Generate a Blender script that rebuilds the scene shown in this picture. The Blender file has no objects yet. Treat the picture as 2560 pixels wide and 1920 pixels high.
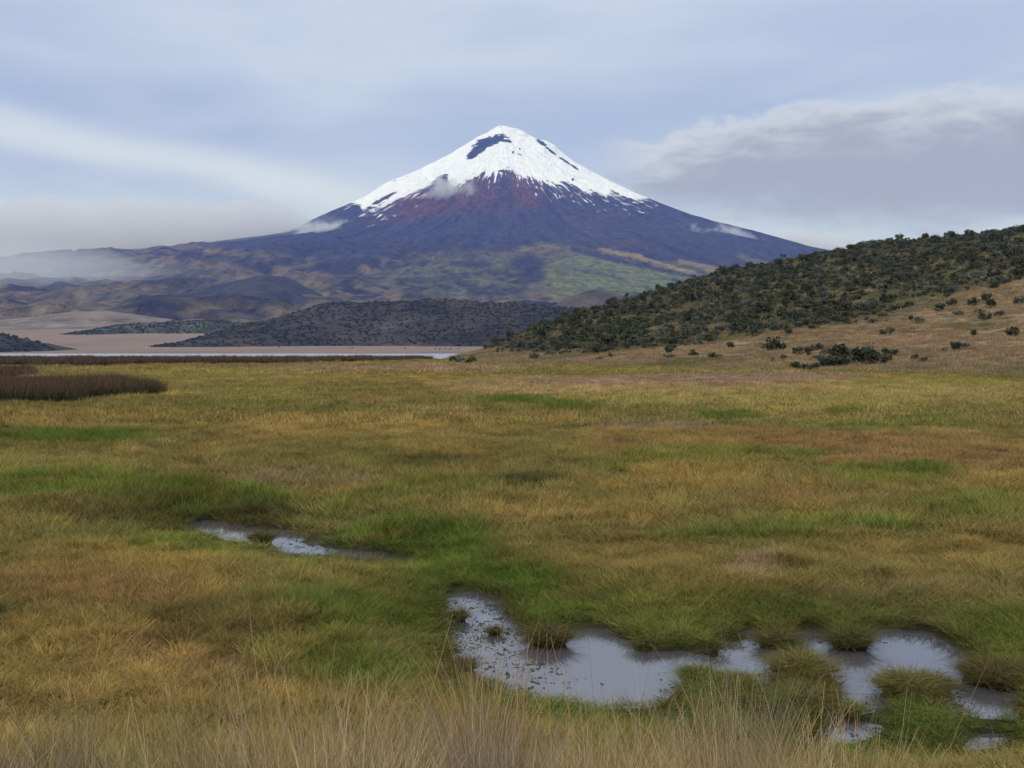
import bpy, bmesh, math, random
import numpy as np
from mathutils import Vector, Euler

random.seed(7)
rng = np.random.default_rng(7)
S = bpy.context.scene
COL = S.collection
R = math.radians

# ------------------------------------------------------------------ camera
F = 2690.0 / 2560.0                 # focal length / picture width
CAM_Z = 3.0                         # eye height above the pond water
PITCH = math.atan((960 - 875) / 2690.0)
cam_d = bpy.data.cameras.new('camera')
cam_d.sensor_width = 36.0
cam_d.lens = 36.0 * F
cam_d.clip_start = 0.1
cam_d.clip_end = 120000.0
cam = bpy.data.objects.new('camera', cam_d)
cam.location = (0, 0, CAM_Z)
cam.rotation_euler = (math.pi / 2 - PITCH, 0, 0)
COL.objects.link(cam)
S.camera = cam

# ------------------------------------------------------------------ sun direction, exposure, render
SUN_EL, SUN_AZ = 48.0, -150.0       # azimuth from +Y clockwise: behind the camera, to the left
S.view_settings.view_transform = 'Standard'
S.view_settings.look = 'None'
S.view_settings.exposure = 0.55
S.view_settings.gamma = 1.0
S.view_settings.use_curve_mapping = False
S.render.engine = 'CYCLES'
cy = S.cycles
cy.max_bounces = 5
cy.diffuse_bounces = 2
cy.use_adaptive_sampling = True
cy.adaptive_threshold = 0.018
cy.glossy_bounces = 3
cy.transmission_bounces = 3
cy.transparent_max_bounces = 12
cy.volume_bounces = 2
cy.use_denoising = True
cy.denoising_prefilter = 'ACCURATE'
cy.sample_clamp_indirect = 4.0
cy.volume_step_rate = 1.0
cy.volume_max_steps = 256


# ------------------------------------------------------------------ node helper
class NT:
    def __init__(self, tree):
        self.t = tree
        tree.nodes.clear()

    def n(self, kind, **kw):
        nd = self.t.nodes.new(kind)
        for k, v in kw.items():
            if k == 'inp':
                for key, val in v.items():
                    s = nd.inputs[key]
                    if hasattr(val, 'is_output') or isinstance(val, bpy.types.NodeSocket):
                        self.t.links.new(val, s)
                    else:
                        s.default_value = val
            else:
                setattr(nd, k, v)
        return nd

    def m(self, op, a, b=None, c=None, clamp=False):
        nd = self.t.nodes.new('ShaderNodeMath')
        nd.operation = op
        nd.use_clamp = clamp
        for i, v in enumerate((a, b, c)):
            if v is None:
                continue
            if isinstance(v, bpy.types.NodeSocket):
                self.t.links.new(v, nd.inputs[i])
            else:
                nd.inputs[i].default_value = v
        return nd.outputs[0]

    def sm(self, x, lo, hi, a=0.0, b=1.0):
        nd = self.t.nodes.new('ShaderNodeMapRange')
        nd.interpolation_type = 'SMOOTHSTEP'
        for i, v in enumerate((x, lo, hi, a, b)):
            if isinstance(v, bpy.types.NodeSocket):
                self.t.links.new(v, nd.inputs[i])
            else:
                nd.inputs[i].default_value = v
        return nd.outputs[0]

    def mix(self, f, a, b, blend='MIX'):
        nd = self.t.nodes.new('ShaderNodeMix')
        nd.data_type = 'RGBA'
        nd.blend_type = blend
        for i, v in ((0, f), (6, a), (7, b)):
            if isinstance(v, bpy.types.NodeSocket):
                self.t.links.new(v, nd.inputs[i])
            else:
                if i and len(v) == 3:
                    v = (*v, 1)
                nd.inputs[i].default_value = v
        return nd.outputs[2]

    def noise(self, vec, scale, detail=4, rough=0.55, dist=0.0, out=0):
        nd = self.n('ShaderNodeTexNoise')
        nd.inputs['Scale'].default_value = scale
        nd.inputs['Detail'].default_value = detail
        nd.inputs['Roughness'].default_value = rough
        nd.inputs['Distortion'].default_value = dist
        if vec is not None:
            self.t.links.new(vec, nd.inputs['Vector'])
        return nd.outputs[out]

    def link(self, a, b):
        self.t.links.new(a, b)


# ------------------------------------------------------------------ world: Nishita sky under layered cloud
world = bpy.data.worlds.new('World')
S.world = world
world.use_nodes = True
w = NT(world.node_tree)
sky = w.n('ShaderNodeTexSky', sky_type='NISHITA', sun_disc=False)
sky.sun_elevation = R(SUN_EL)
sky.sun_rotation = R(SUN_AZ)
sky.altitude = 3900
skyc = w.mix(1.0, sky.outputs[0], (0.085, 0.085, 0.085), 'MULTIPLY')
tc = w.n('ShaderNodeTexCoord')
sep = w.n('ShaderNodeSeparateXYZ', inp={0: tc.outputs['Generated']})
dx, dy, dz = sep.outputs
az = w.m('MULTIPLY', w.m('ARCTAN2', dx, dy), 57.29578)              # degrees, 0 = straight ahead, + to the right
el = w.m('MULTIPLY', w.m('ARCSINE', dz), 57.29578)                  # degrees above the horizon
elc = w.m('MAXIMUM', el, 0.0)
# cloud deck coordinates: the direction met with a flat layer overhead
inv = w.m('DIVIDE', 1.0, w.m('ADD', w.m('MAXIMUM', dz, 0.0), 0.10))
deck = w.n('ShaderNodeCombineXYZ', inp={0: w.m('MULTIPLY', dx, inv), 1: w.m('MULTIPLY', dy, inv), 2: 0.0}).outputs[0]
angv = w.n('ShaderNodeCombineXYZ', inp={0: w.m('MULTIPLY', az, 0.10), 1: w.m('MULTIPLY', el, 0.30), 2: 0.0}).outputs[0]
angs = w.n('ShaderNodeCombineXYZ', inp={0: w.m('MULTIPLY', az, 0.045), 1: w.m('MULTIPLY', el, 0.22), 2: 3.0}).outputs[0]
n_deck = w.noise(deck, 0.55, 4, 0.5, 0.4)
n_soft = w.noise(angs, 1.0, 3, 0.5, 0.3)
n_puff = w.noise(angv, 2.2, 8, 0.66, 0.3)
n_puff2 = w.noise(angv, 0.7, 4, 0.55, 0.5)
# high even stratus
lo_c, hi_c = (0.275, 0.340, 0.525), (0.440, 0.505, 0.635)
tone = w.m('ADD', w.sm(n_deck, 0.30, 0.72, 0.0, 0.42), w.sm(n_soft, 0.32, 0.66, -0.12, 0.50), clamp=True)
# thin bright layer low over the horizon, thicker deck overhead
low = w.sm(w.m('ADD', elc, w.m('MULTIPLY', w.m('SUBTRACT', n_soft, 0.5), 5.0)), 4.5, 10.5, 0.55, 0.0)
high = w.sm(el, 10.0, 19.0, 0.0, 0.55)
tone = w.m('ADD', w.m('ADD', tone, low), high, clamp=True)
strat = w.mix(tone, lo_c, hi_c)
strat = w.mix(0.16, strat, skyc)
# long bright lens of thin cloud dipping to the right
lens_mid = w.m('ADD', 9.6, w.m('MULTIPLY', az, -0.14))
lens_d = w.m('ABSOLUTE', w.m('SUBTRACT', w.m('ADD', el, w.m('MULTIPLY', w.m('SUBTRACT', n_soft, 0.5), 3.0)), w.m('ADD', 7.6, w.m('MULTIPLY', w.m('ADD', az, 5.0), -0.145))))
lens = w.m('MULTIPLY', w.sm(lens_d, 0.1, 1.5, 1.0, 0.0), w.m('MULTIPLY', w.sm(az, -60.0, -30.0), w.sm(az, -12.0, 1.0, 1.0, 0.0)))
strat = w.mix(w.m('MULTIPLY', lens, 0.55), strat, (0.54, 0.59, 0.68))
# grey cumulus bank to the right
edge = w.m('ADD', w.m('MULTIPLY', w.m('SUBTRACT', n_puff, 0.5), 5.2), w.m('MULTIPLY', w.m('SUBTRACT', n_puff2, 0.5), 2.4))
top = w.m('ADD', w.sm(az, 2.0, 18.0, 11.4, 12.8), w.sm(az, 30.0, 60.0, 0.0, -2.0))
cum_t = w.sm(w.m('SUBTRACT', w.m('ADD', top, edge), el), 0.0, 0.8)
bot = w.sm(az, 4.0, 22.0, 8.0, 6.2)
cum_b = w.sm(w.m('SUBTRACT', w.m('ADD', el, w.m('MULTIPLY', edge, 0.7)), bot), -1.0, 1.0)
cum_s = w.m('MULTIPLY', w.sm(w.m('ADD', az, w.m('MULTIPLY', edge, 1.0)), 3.5, 7.5), w.sm(az, 75.0, 95.0, 1.0, 0.0))
cum = w.m('MULTIPLY', w.m('MULTIPLY', cum_t, cum_b), cum_s)
depth = w.sm(w.m('SUBTRACT', w.m('ADD', top, w.m('MULTIPLY', edge, 1.4)), el), 0.2, 3.2)
cumc = w.mix(depth, (0.435, 0.475, 0.570), (0.240, 0.260, 0.320))
skyfin = w.mix(w.m('MULTIPLY', cum, 0.88), strat, cumc)
# a second, lower bank along the right horizon
top2 = w.m('ADD', w.sm(az, 12.0, 26.0, 4.6, 6.4), w.m('MULTIPLY', edge, 0.8))
cum2 = w.m('MULTIPLY', w.sm(w.m('SUBTRACT', top2, el), 0.0, 0.7), w.m('MULTIPLY', w.sm(az, 7.0, 13.0), w.sm(az, 75.0, 95.0, 1.0, 0.0)))
skyfin = w.mix(w.m('MULTIPLY', cum2, 0.85), skyfin, (0.315, 0.350, 0.440))
# ground half of the dome: dull earth
skyfin = w.mix(w.sm(el, -3.0, -0.5, 1.0, 0.0), skyfin, (0.10, 0.10, 0.08))
bg = w.n('ShaderNodeBackground', inp={0: skyfin, 1: 1.0})
wo = w.n('ShaderNodeOutputWorld', inp={0: bg.outputs[0]})

sun_d = bpy.data.lights.new('sun', 'SUN')
sun_d.energy = 1.5
sun_d.angle = R(10)
sun_d.color = (1.0, 0.965, 0.92)
sun = bpy.data.objects.new('sun', sun_d)
a_ = R(SUN_AZ)
sdir = Vector((math.sin(a_) * math.cos(R(SUN_EL)), math.cos(a_) * math.cos(R(SUN_EL)), math.sin(R(SUN_EL))))
sun.rotation_euler = sdir.to_track_quat('Z', 'Y').to_euler()
COL.objects.link(sun)


# ------------------------------------------------------------------ measuring: picture point <-> place
CP, SP = math.cos(PITCH), math.sin(PITCH)


def ray(u, v):
    a, b = (np.asarray(u, float) - 1280) / 2690.0, -(np.asarray(v, float) - 960) / 2690.0
    return a, CP + b * SP, -SP + b * CP


def on_plane(u, v, z=0.0):
    a, b, c = ray(u, v)
    t = (z - CAM_Z) / c
    return a * t, b * t


def seen_at(x, y, z):
    zz = z - CAM_Z
    fwd = y * CP - zz * SP
    up = y * SP + zz * CP
    fwd = np.maximum(fwd, 0.05)
    return 1280 + 2690 * x / fwd, 960 - 2690 * up / fwd


# ------------------------------------------------------------------ noise
def _h(ix, iy, seed):
    h = (ix.astype(np.int64) * 374761393 + iy.astype(np.int64) * 668265263 + seed * 974634777) & 0xFFFFFFFF
    h = ((h ^ (h >> 13)) * 1274126177) & 0xFFFFFFFF
    return h ^ (h >> 16)


def perlin(x, y, seed=0):
    x = np.asarray(x, float); y = np.asarray(y, float)
    ix, iy = np.floor(x), np.floor(y)
    fx, fy = x - ix, y - iy
    ix, iy = ix.astype(np.int64), iy.astype(np.int64)
    u, v = fx * fx * fx * (fx * (fx * 6 - 15) + 10), fy * fy * fy * (fy * (fy * 6 - 15) + 10)

    def g(a, b, p, q):
        an = _h(a, b, seed).astype(float) * (2 * math.pi / 4294967296.0)
        return np.cos(an) * p + np.sin(an) * q
    n00, n10 = g(ix, iy, fx, fy), g(ix + 1, iy, fx - 1, fy)
    n01, n11 = g(ix, iy + 1, fx, fy - 1), g(ix + 1, iy + 1, fx - 1, fy - 1)
    return 1.5 * ((n00 * (1 - u) + n10 * u) * (1 - v) + (n01 * (1 - u) + n11 * u) * v)


def fbm(x, y, oct=4, seed=0, gain=0.5, ridged=False):
    s, a, t = 0.0, 1.0, 0.0
    for i in range(oct):
        p = perlin(x, y, seed + i * 17)
        if ridged:
            p = 1 - 2 * np.abs(p)
        s = s + a * p
        t += a
        a *= gain
        x, y = x * 2.03 + 11.3, y * 2.03 + 5.7
    return s / t


def ss(x, lo, hi):
    t = np.clip((np.asarray(x, float) - lo) / (hi - lo), 0, 1)
    return t * t * (3 - 2 * t)


def mixc(a, b, f):
    return a + (np.asarray(b) - a) * np.asarray(f)[..., None]


# ------------------------------------------------------------------ water outlines
def poly(pts):
    p = np.array(pts, float)
    x, y = on_plane(p[:, 0], p[:, 1], 0.0)
    return np.stack([x, y], 1)


POOLS = [poly(p) for p in (
    [(1122, 1474), (1198, 1482), (1267, 1506), (1253, 1537), (1315, 1579), (1370, 1622), (1411, 1579), (1466, 1571), (1548, 1595),
     (1590, 1634), (1727, 1632), (1796, 1638), (1878, 1580), (1895, 1613), (1942, 1640), (1940, 1700), (1960, 1745), (1885, 1722), (1802, 1708),
     (1720, 1695), (1700, 1740), (1624, 1785), (1521, 1780), (1425, 1755), (1315, 1745), (1212, 1715), (1125, 1695), (1134, 1572), (1116, 1524)],
    [(1995, 1575), (2057, 1579), (2098, 1627), (2139, 1640), (2180, 1579), (2297, 1579), (2418, 1623), (2420, 1715), (2331, 1695),
     (2240, 1705), (2200, 1725), (2195, 1770), (2150, 1800), (2190, 1826), (2190, 1872), (2040, 1860), (2040, 1805), (2104, 1785), (2095, 1755),
     (2080, 1700), (2050, 1660), (2000, 1625)],
    [(2360, 1716), (2455, 1700), (2535, 1743), (2560, 1820), (2450, 1805), (2350, 1775)],
    [(2405, 1845), (2495, 1850), (2505, 1912), (2410, 1905)],
    [(1880, 1806), (1935, 1800), (1940, 1822), (1890, 1826)],
    [(466, 1309), (521, 1298), (579, 1309), (642, 1320), (694, 1326), (750, 1336), (780, 1360), (845, 1372), (949, 1382), (1020, 1402),
     (1020, 1418), (926, 1408), (827, 1398), (764, 1402), (700, 1390), (645, 1364), (590, 1354), (525, 1340), (462, 1324)],
    [(1560, 1024), (1590, 1021), (1616, 1026), (1616, 1033), (1585, 1034), (1562, 1030)],
    [(1470, 1018), (1500, 1016), (1520, 1020), (1500, 1024)],
)]


def pool_sd(x, y):
    """signed distance to the nearest pool outline, negative inside"""
    out = np.full(x.shape, 1e3)
    for P in POOLS:
        lo, hi = P.min(0) - 3, P.max(0) + 3
        k = (x > lo[0]) & (x < hi[0]) & (y > lo[1]) & (y < hi[1])
        if not k.any():
            continue
        px, py = x[k], y[k]
        d = np.full(px.shape, 1e3)
        ins = np.zeros(px.shape, bool)
        for i in range(len(P)):
            a, b = P[i], P[(i + 1) % len(P)]
            e = b - a
            t = np.clip(((px - a[0]) * e[0] + (py - a[1]) * e[1]) / (e @ e + 1e-9), 0, 1)
            d = np.minimum(d, np.hypot(px - a[0] - t * e[0], py - a[1] - t * e[1]))
            c = (a[1] > py) != (b[1] > py)
            ins ^= c & (px < (b[0] - a[0]) * (py - a[1]) / (b[1] - a[1] + 1e-12) + a[0])
        out[k] = np.minimum(out[k], np.where(ins, -d, d))
    return out


def lake_sd(x, y):
    """negative inside the far lake"""
    wob = 14 * perlin(x / 90.0, y * 0 + 3.3, 5) + 4 * perlin(x / 22.0, y * 0 + 1.3, 6)
    near, far = 262 + wob + 45 * ss(x, -75, -15), 905 + wob * 0.6
    right = -16 - 0.035 * (y - 262) + 6 * perlin(y / 40.0, x * 0, 9)
    return np.maximum(np.maximum(near - y, y - far), x - right)


def ground_z(x, y):
    x = np.asarray(x, float); y = np.asarray(y, float)
    d = np.hypot(x, y)
    near = ss(d, 400, 120)
    z = 0.13 + near * (0.07 * fbm(x / 1.7, y / 1.7, 3, 21) + 0.10 * fbm(x / 7.0, y / 7.0, 3, 22)) + 0.05
    z = z + 0.10 * ss(fbm(x / 0.9, y / 0.9, 2, 29), 0.15, 0.7) * near
    # embankment the camera stands on
    edge = y + 0.5 * perlin(x / 2.5, y * 0, 31) - 0.05 * np.abs(x)
    bank = ss(edge, 8.0, 2.6)
    z = z + bank * (1.18 + 0.10 * fbm(x / 1.3, y / 1.3, 3, 33))
    # plain rising beyond the lake
    t = np.clip((y - 930) / 1600.0, 0, 1.0)
    rise = 66 * t ** 1.8
    z = z + rise + ss(y, 1000, 2500) * 7 * fbm(x / 420.0, y / 420.0, 4, 40)
    sd0 = pool_sd(x, y)
    z = np.where(sd0 < 1.8, z * (0.38 + 0.62 * ss(sd0, 0.1, 1.7)), z)
    sd = sd0 + 0.10 * perlin(x / 0.55, y / 0.55, 50) + 0.09 * perlin(x / 0.24, y / 0.24, 51) + 0.10 * perlin(x / 1.3, y / 1.3, 52)
    dip = ss(sd, 0.10, -0.20)
    z = np.where(sd < 0.3, z * (1 - dip) + dip * -0.14, z)
    ls = lake_sd(x, y)
    dl = ss(ls, 6, -6)
    return z * (1 - dl) + dl * -0.8


# ------------------------------------------------------------------ meadow colour (the plants' own colours), by place
OLIVE = np.array((0.235, 0.190, 0.058))
OCHRE = np.array((0.375, 0.250, 0.074))
STRAW = np.array((0.430, 0.300, 0.125))
GREEN = np.array((0.165, 0.200, 0.036))
LUSH = np.array((0.105, 0.150, 0.026))
RUST = np.array((0.310, 0.180, 0.074))
PINK = np.array((0.350, 0.225, 0.140))
YELL = np.array((0.340, 0.285, 0.075))
DARK = np.array((0.085, 0.075, 0.028))
PATCH = [  # picture u, v, half sizes, colour, strength
    (150, 1098, 190, 16, LUSH, .95), (330, 1090, 60, 10, GREEN, .7), (90, 1180, 220, 40, YELL, .55), (120, 1215, 240, 30, GREEN, .95), (470, 1245, 200, 36, LUSH, .95),
    (620, 1228, 90, 12, GREEN, .8), (300, 1280, 220, 36, DARK, .45), (620, 1272, 80, 18, DARK, .8), (980, 1330, 170, 34, LUSH, .9),
    (1130, 1360, 120, 50, LUSH, .85), (860, 1330, 120, 18, GREEN, .7), (1250, 1450, 160, 40, LUSH, .9), (1120, 1440, 90, 60, GREEN, .7),
    (760, 1510, 150, 40, LUSH, .85), (420, 1380, 130, 40, GREEN, .7), (700, 1440, 250, 60, YELL, .35), (950, 1560, 160, 60, GREEN, .7),
    (250, 1450, 300, 80, OCHRE, .8), (120, 1480, 180, 60, RUST, .55), (330, 1500, 160, 50, RUST, .5), (150, 1620, 300, 70, OCHRE, .8), (420, 1640, 100, 35, RUST, .7),
    (520, 1590, 140, 60, DARK, .5), (560, 1690, 160, 40, RUST, .6), (840, 1660, 180, 50, GREEN, .6), (1000, 1590, 120, 30, STRAW, .5),
    (1040, 1640, 90, 40, STRAW, .55), (1150, 1700, 150, 30, RUST, .6),
    (900, 1075, 260, 26, OCHRE, .75), (700, 1200, 190, 26, PINK, .4), (760, 1225, 150, 14, OCHRE, .6), (1100, 1120, 150, 30, OCHRE, .6),
    (420, 955, 260, 10, YELL, .6), (560, 935, 260, 9, YELL, .75), (900, 925, 300, 7, PINK, .8), (1150, 925, 180, 8, PINK, .9), (1000, 950, 320, 14, OCHRE, .5),
    (620, 985, 200, 20, YELL, .5), (1900, 985, 700, 30, STRAW, .75), (1350, 965, 260, 14, STRAW, .7), (1700, 955, 420, 13, PINK, .9), (1900, 945, 300, 10, PINK, .8), (2350, 965, 260, 14, YELL, .8), (1450, 985, 280, 18, STRAW, .85),
    (1500, 1000, 160, 10, YELL, .8), (2000, 1010, 500, 26, YELL, .55), (1280, 1005, 100, 12, LUSH, .9), (1400, 1020, 70, 10, LUSH, .9),
    (1840, 1045, 90, 10, LUSH, .9), (2150, 1040, 60, 8, LUSH, .8), (2300, 1050, 60, 8, GREEN, .8), (2130, 1070, 340, 14, GREEN, .45),
    (1640, 1075, 160, 16, PINK, .5), (1620, 1118, 150, 12, RUST, .7), (1900, 1080, 120, 16, RUST, .65), (2080, 1110, 200, 22, RUST, .9), (2350, 1150, 260, 44, RUST, .75),
    (2400, 1210, 240, 26, OCHRE, .7), (1780, 1150, 200, 26, GREEN, .6), (2020, 1150, 60, 12, LUSH, .7), (2250, 1195, 180, 26, GREEN, .75), (2330, 1180, 60, 10, LUSH, .8),
    (1600, 1170, 140, 14, GREEN, .7), (1290, 1205, 90, 16, DARK, .85), (1060, 1160, 150, 16, DARK, .6), (1700, 1220, 220, 30, OCHRE, .5), (2020, 1260, 200, 14, RUST, .6),
    (1400, 1290, 300, 40, OCHRE, .55), (1850, 1350, 260, 14, LUSH, .6), (2100, 1330, 200, 16, GREEN, .7), (2450, 1280, 180, 40, GREEN, .6), (2350, 1400, 260, 50, OCHRE, .45),
    (1560, 1400, 220, 40, OCHRE, .4), (1600, 1530, 160, 50, YELL, .6), (1400, 1540, 120, 40, GREEN, .7), (1900, 1440, 60, 40, PINK, .5), (2050, 1520, 200, 30, DARK, .5),
    (2300, 1500, 260, 40, STRAW, .45), (2480, 1560, 120, 60, GREEN, .6), (2300, 1580, 200, 14, LUSH, .6), (2300, 1790, 300, 50, LUSH, .75), (2200, 1740, 140, 30, DARK, .6),
    (2500, 1690, 120, 60, DARK, .5), (1400, 1760, 200, 24, GREEN, .5), (1800, 1740, 160, 40, GREEN, .75), (2350, 1880, 300, 30, OCHRE, .7), (1350, 1790, 300, 26, OCHRE, .7), (860, 1760, 260, 40, OCHRE, .5),
]


def worley(x, y, seed):
    """distance to the nearest of a jittered set of tussock centres, which one, and the way out from it"""
    ix, iy = np.floor(x), np.floor(y)
    best = np.full(x.shape, 9.0); idv = np.zeros(x.shape); ox = np.zeros(x.shape); oy = np.zeros(x.shape)
    for a in (-1, 0, 1):
        for b_ in (-1, 0, 1):
            cx, cy_ = (ix + a).astype(np.int64), (iy + b_).astype(np.int64)
            px = cx + _h(cx, cy_, seed) / 4294967296.0
            py = cy_ + _h(cx, cy_, seed + 1) / 4294967296.0
            d = np.hypot(x - px, y - py)
            k = d < best
            best = np.where(k, d, best)
            idv = np.where(k, _h(cx, cy_, seed + 2) / 4294967296.0, idv)
            ox = np.where(k, x - px, ox); oy = np.where(k, y - py, oy)
    return best, idv, ox, oy


def graded(x, y, seed, oct=2):
    """unevenness of grass: fine close by, coarser where single tufts run together"""
    d = np.hypot(x, y)
    w1, w3, w4 = ss(d, 34, 16), ss(d, 45, 90), ss(d, 120, 240)
    w2 = (1 - w1) * (1 - w3)
    return (w1 * fbm(x / 0.42, y / 0.55, oct, seed) + w2 * fbm(x / 1.2, y / 1.8, oct, seed + 3) + w3 * (1 - w4) * fbm(x / 3.6, y / 6.5, oct, seed + 5) + w4 * fbm(x / 9.0, y / 22.0, oct, seed + 7)
            + 0.5 * fbm(x / 2.3, y / 3.6, oct, seed + 9))


def meadow_col(x, y):
    """plant colour at a place on the marsh"""
    u, v = seen_at(x, y, np.full(np.shape(x), 0.15))
    d = np.hypot(x, y)
    sc = np.clip(d / 14.0, 1, 14)
    n1 = fbm(x / 9.0, y / 16.0, 4, 61)
    n2 = fbm(x / 2.2, y / 3.2, 3, 62)
    n3 = fbm(x / 30.0, y / 60.0, 3, 63)
    c = np.broadcast_to(OLIVE, x.shape + (3,)).copy()
    c = mixc(c, OCHRE, ss(n1 + 0.35 * n2, -0.05, 0.45) * 0.75)
    c = mixc(c, GREEN, ss(-n1 + 0.4 * n2, 0.15, 0.6) * 0.55)
    c = mixc(c, STRAW, ss(n3 + 0.4 * n1, 0.15, 0.6) * 0.5)
    # outline of every patch is broken up by noise
    wu = 60 * n2 + 120 * n1
    wv = (10 * n2 + 16 * n1) * np.clip((v - 880) / 300.0, 0.15, 2.5)
    for (pu, pv, ru, rv, pc, st) in PATCH:
        q = ((u + wu - pu) / ru) ** 2 + ((v + wv - pv) / rv) ** 2
        c = mixc(c, pc, ss(q, 1.7, 0.35) * st)
    # damp green fringe and dark mud along the pools
    sd = pool_sd(np.asarray(x), np.asarray(y))
    c = mixc(c, LUSH, ss(sd, 1.6, 0.4) * 0.7 * ss(n1, -0.5, 0.2))
    c = mixc(c, DARK, ss(sd, 0.3, 0.05) * 0.6)
    # the bank at the camera: dry
    c = mixc(c, STRAW * 0.8, ss(y, 6.5, 4.0) * 0.8)
    # fine unevenness
    n4 = graded(x, y, 64, 3)
    c = c * (1 + 0.30 * n4[..., None])
    return np.clip(c, 0.005, 1)


# ------------------------------------------------------------------ mesh helpers
def mesh_from(name, V, Fq, smooth=True):
    me = bpy.data.meshes.new(name)
    V = np.ascontiguousarray(V, np.float32)
    Fq = np.ascontiguousarray(Fq, np.int32)
    me.vertices.add(len(V))
    me.vertices.foreach_set('co', V.ravel())
    nf, k = Fq.shape
    me.loops.add(nf * k)
    me.loops.foreach_set('vertex_index', Fq.ravel())
    me.polygons.add(nf)
    me.polygons.foreach_set('loop_start', np.arange(0, nf * k, k, dtype=np.int32))
    me.update(calc_edges=True)
    if smooth:
        me.polygons.foreach_set('use_smooth', np.ones(nf, bool))
    me.validate()
    return me


def grid_faces(nr, nc, wrap=False):
    i = np.arange(nr - 1)[:, None]
    j = np.arange(nc if wrap else nc - 1)[None, :]
    j2 = (j + 1) % nc
    return np.stack([i * nc + j, i * nc + j2, (i + 1) * nc + j2, (i + 1) * nc + j], -1).reshape(-1, 4)


def set_attr(me, name, data, kind='FLOAT'):
    a = me.attributes.new(name, kind, 'POINT')
    data = np.asarray(data, np.float32)
    if kind == 'FLOAT_COLOR':
        if data.shape[1] == 3:
            data = np.concatenate([data, np.ones((len(data), 1), np.float32)], 1)
        a.data.foreach_set('color', data.ravel())
    elif kind == 'FLOAT_VECTOR':
        a.data.foreach_set('vector', data.ravel())
    elif kind == 'INT':
        a.data.foreach_set('value', data.astype(np.int32).ravel())
    else:
        a.data.foreach_set('value', data.ravel())


def link(name, me, mats=(), parent=None, loc=None, rot=None, scale=None):
    o = bpy.data.objects.new(name, me)
    COL.objects.link(o)
    if me is not None and not len(me.materials):
        for m in mats if isinstance(mats, (list, tuple)) else [mats]:
            me.materials.append(m)
    o.parent = parent
    if loc is not None:
        o.location = loc
    if rot is not None:
        o.rotation_euler = rot
    if scale is not None:
        o.scale = scale if hasattr(scale, '__len__') else (scale,) * 3
    return o


def tag(o, label, cat=None, group=None, kind=None):
    o['label'] = label
    if cat:
        o['category'] = cat
    if group:
        o['group'] = group
    if kind:
        o['kind'] = kind
    return o


def mat(name):
    m = bpy.data.materials.new(name)
    m.use_nodes = True
    return m, NT(m.node_tree)


# ------------------------------------------------------------------ materials
def terrain_mat(name, bump_scale, bump_dist, fine_scale, fine=0.35, rough=0.95):
    """colour attribute broken up by noise, with fine relief"""
    m, t = mat(name)
    at = t.n('ShaderNodeAttribute', attribute_name='col')
    geo = t.n('ShaderNodeNewGeometry')
    n = t.noise(geo.outputs['Position'], fine_scale, 5, 0.62)
    n2 = t.noise(geo.outputs['Position'], fine_scale * 5.3, 3, 0.6)
    f = t.m('ADD', t.sm(n, 0.28, 0.72, 1 - fine, 1 + fine), t.sm(n2, 0.3, 0.7, -0.12, 0.12))
    c = t.mix(1.0, at.outputs['Color'], t.n('ShaderNodeCombineColor', inp={0: f, 1: f, 2: f}).outputs[0], 'MULTIPLY')
    bn = t.noise(geo.outputs['Position'], bump_scale, 6, 0.6)
    bp = t.n('ShaderNodeBump', inp={'Height': bn, 'Strength': 0.8, 'Distance': bump_dist})
    b = t.n('ShaderNodeBsdfPrincipled', inp={'Base Color': c, 'Roughness': rough, 'Specular IOR Level': 0.12, 'Normal': bp.outputs[0]})
    t.n('ShaderNodeOutputMaterial', inp={0: b.outputs[0]})
    return m


def plant_mat(name, ramp=None, instancer=True, trans=0.25, lo=0.62, hi=1.38, tip=None, base=None, upn=0.5):
    """blades and leaves: colour from the scatter point (or a fixed pair), varied blade by blade"""
    m, t = mat(name)
    bv = t.n('ShaderNodeAttribute', attribute_name='bv').outputs['Fac']
    if instancer:
        c = t.n('ShaderNodeAttribute', attribute_name='icol', attribute_type='INSTANCER').outputs['Color']
    else:
        rnd = t.n('ShaderNodeObjectInfo').outputs['Random']
        c = t.mix(t.m('FRACT', t.m('ADD', t.m('MULTIPLY', bv, 0.7), t.m('MULTIPLY', rnd, 0.6))), ramp[0], ramp[1])
    if tip is not None or base is not None:
        ht = t.n('ShaderNodeAttribute', attribute_name='ht').outputs['Fac']
        if tip is not None:
            c = t.mix(t.sm(t.m('ADD', ht, t.m('MULTIPLY', t.m('SUBTRACT', bv, 0.5), 0.3)), 0.50, 0.9), c, tip)
        if base is not None:
            c = t.mix(t.sm(ht, 0.35, 0.05), c, base)
    f = t.sm(bv, 0.0, 1.0, lo, hi)
    c = t.mix(1.0, c, t.n('ShaderNodeCombineColor', inp={0: f, 1: f, 2: t.m('POWER', f, 1.4)}).outputs[0], 'MULTIPLY')
    gn = t.n('ShaderNodeNewGeometry').outputs['Normal']
    up = t.n('ShaderNodeVectorMath', operation='MULTIPLY_ADD', inp={0: gn, 1: (0.5, 0.5, 0.5), 2: (0.0, 0.0, upn)})
    nm = t.n('ShaderNodeVectorMath', operation='NORMALIZE', inp={0: up.outputs[0]}).outputs[0]
    d = t.n('ShaderNodeBsdfDiffuse', inp={0: c, 'Normal': nm})
    tr = t.n('ShaderNodeBsdfTranslucent', inp={0: c})
    mx = t.n('ShaderNodeMixShader', inp={0: trans, 1: d.outputs[0], 2: tr.outputs[0]})
    t.n('ShaderNodeOutputMaterial', inp={0: mx.outputs[0]})
    return m


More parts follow.
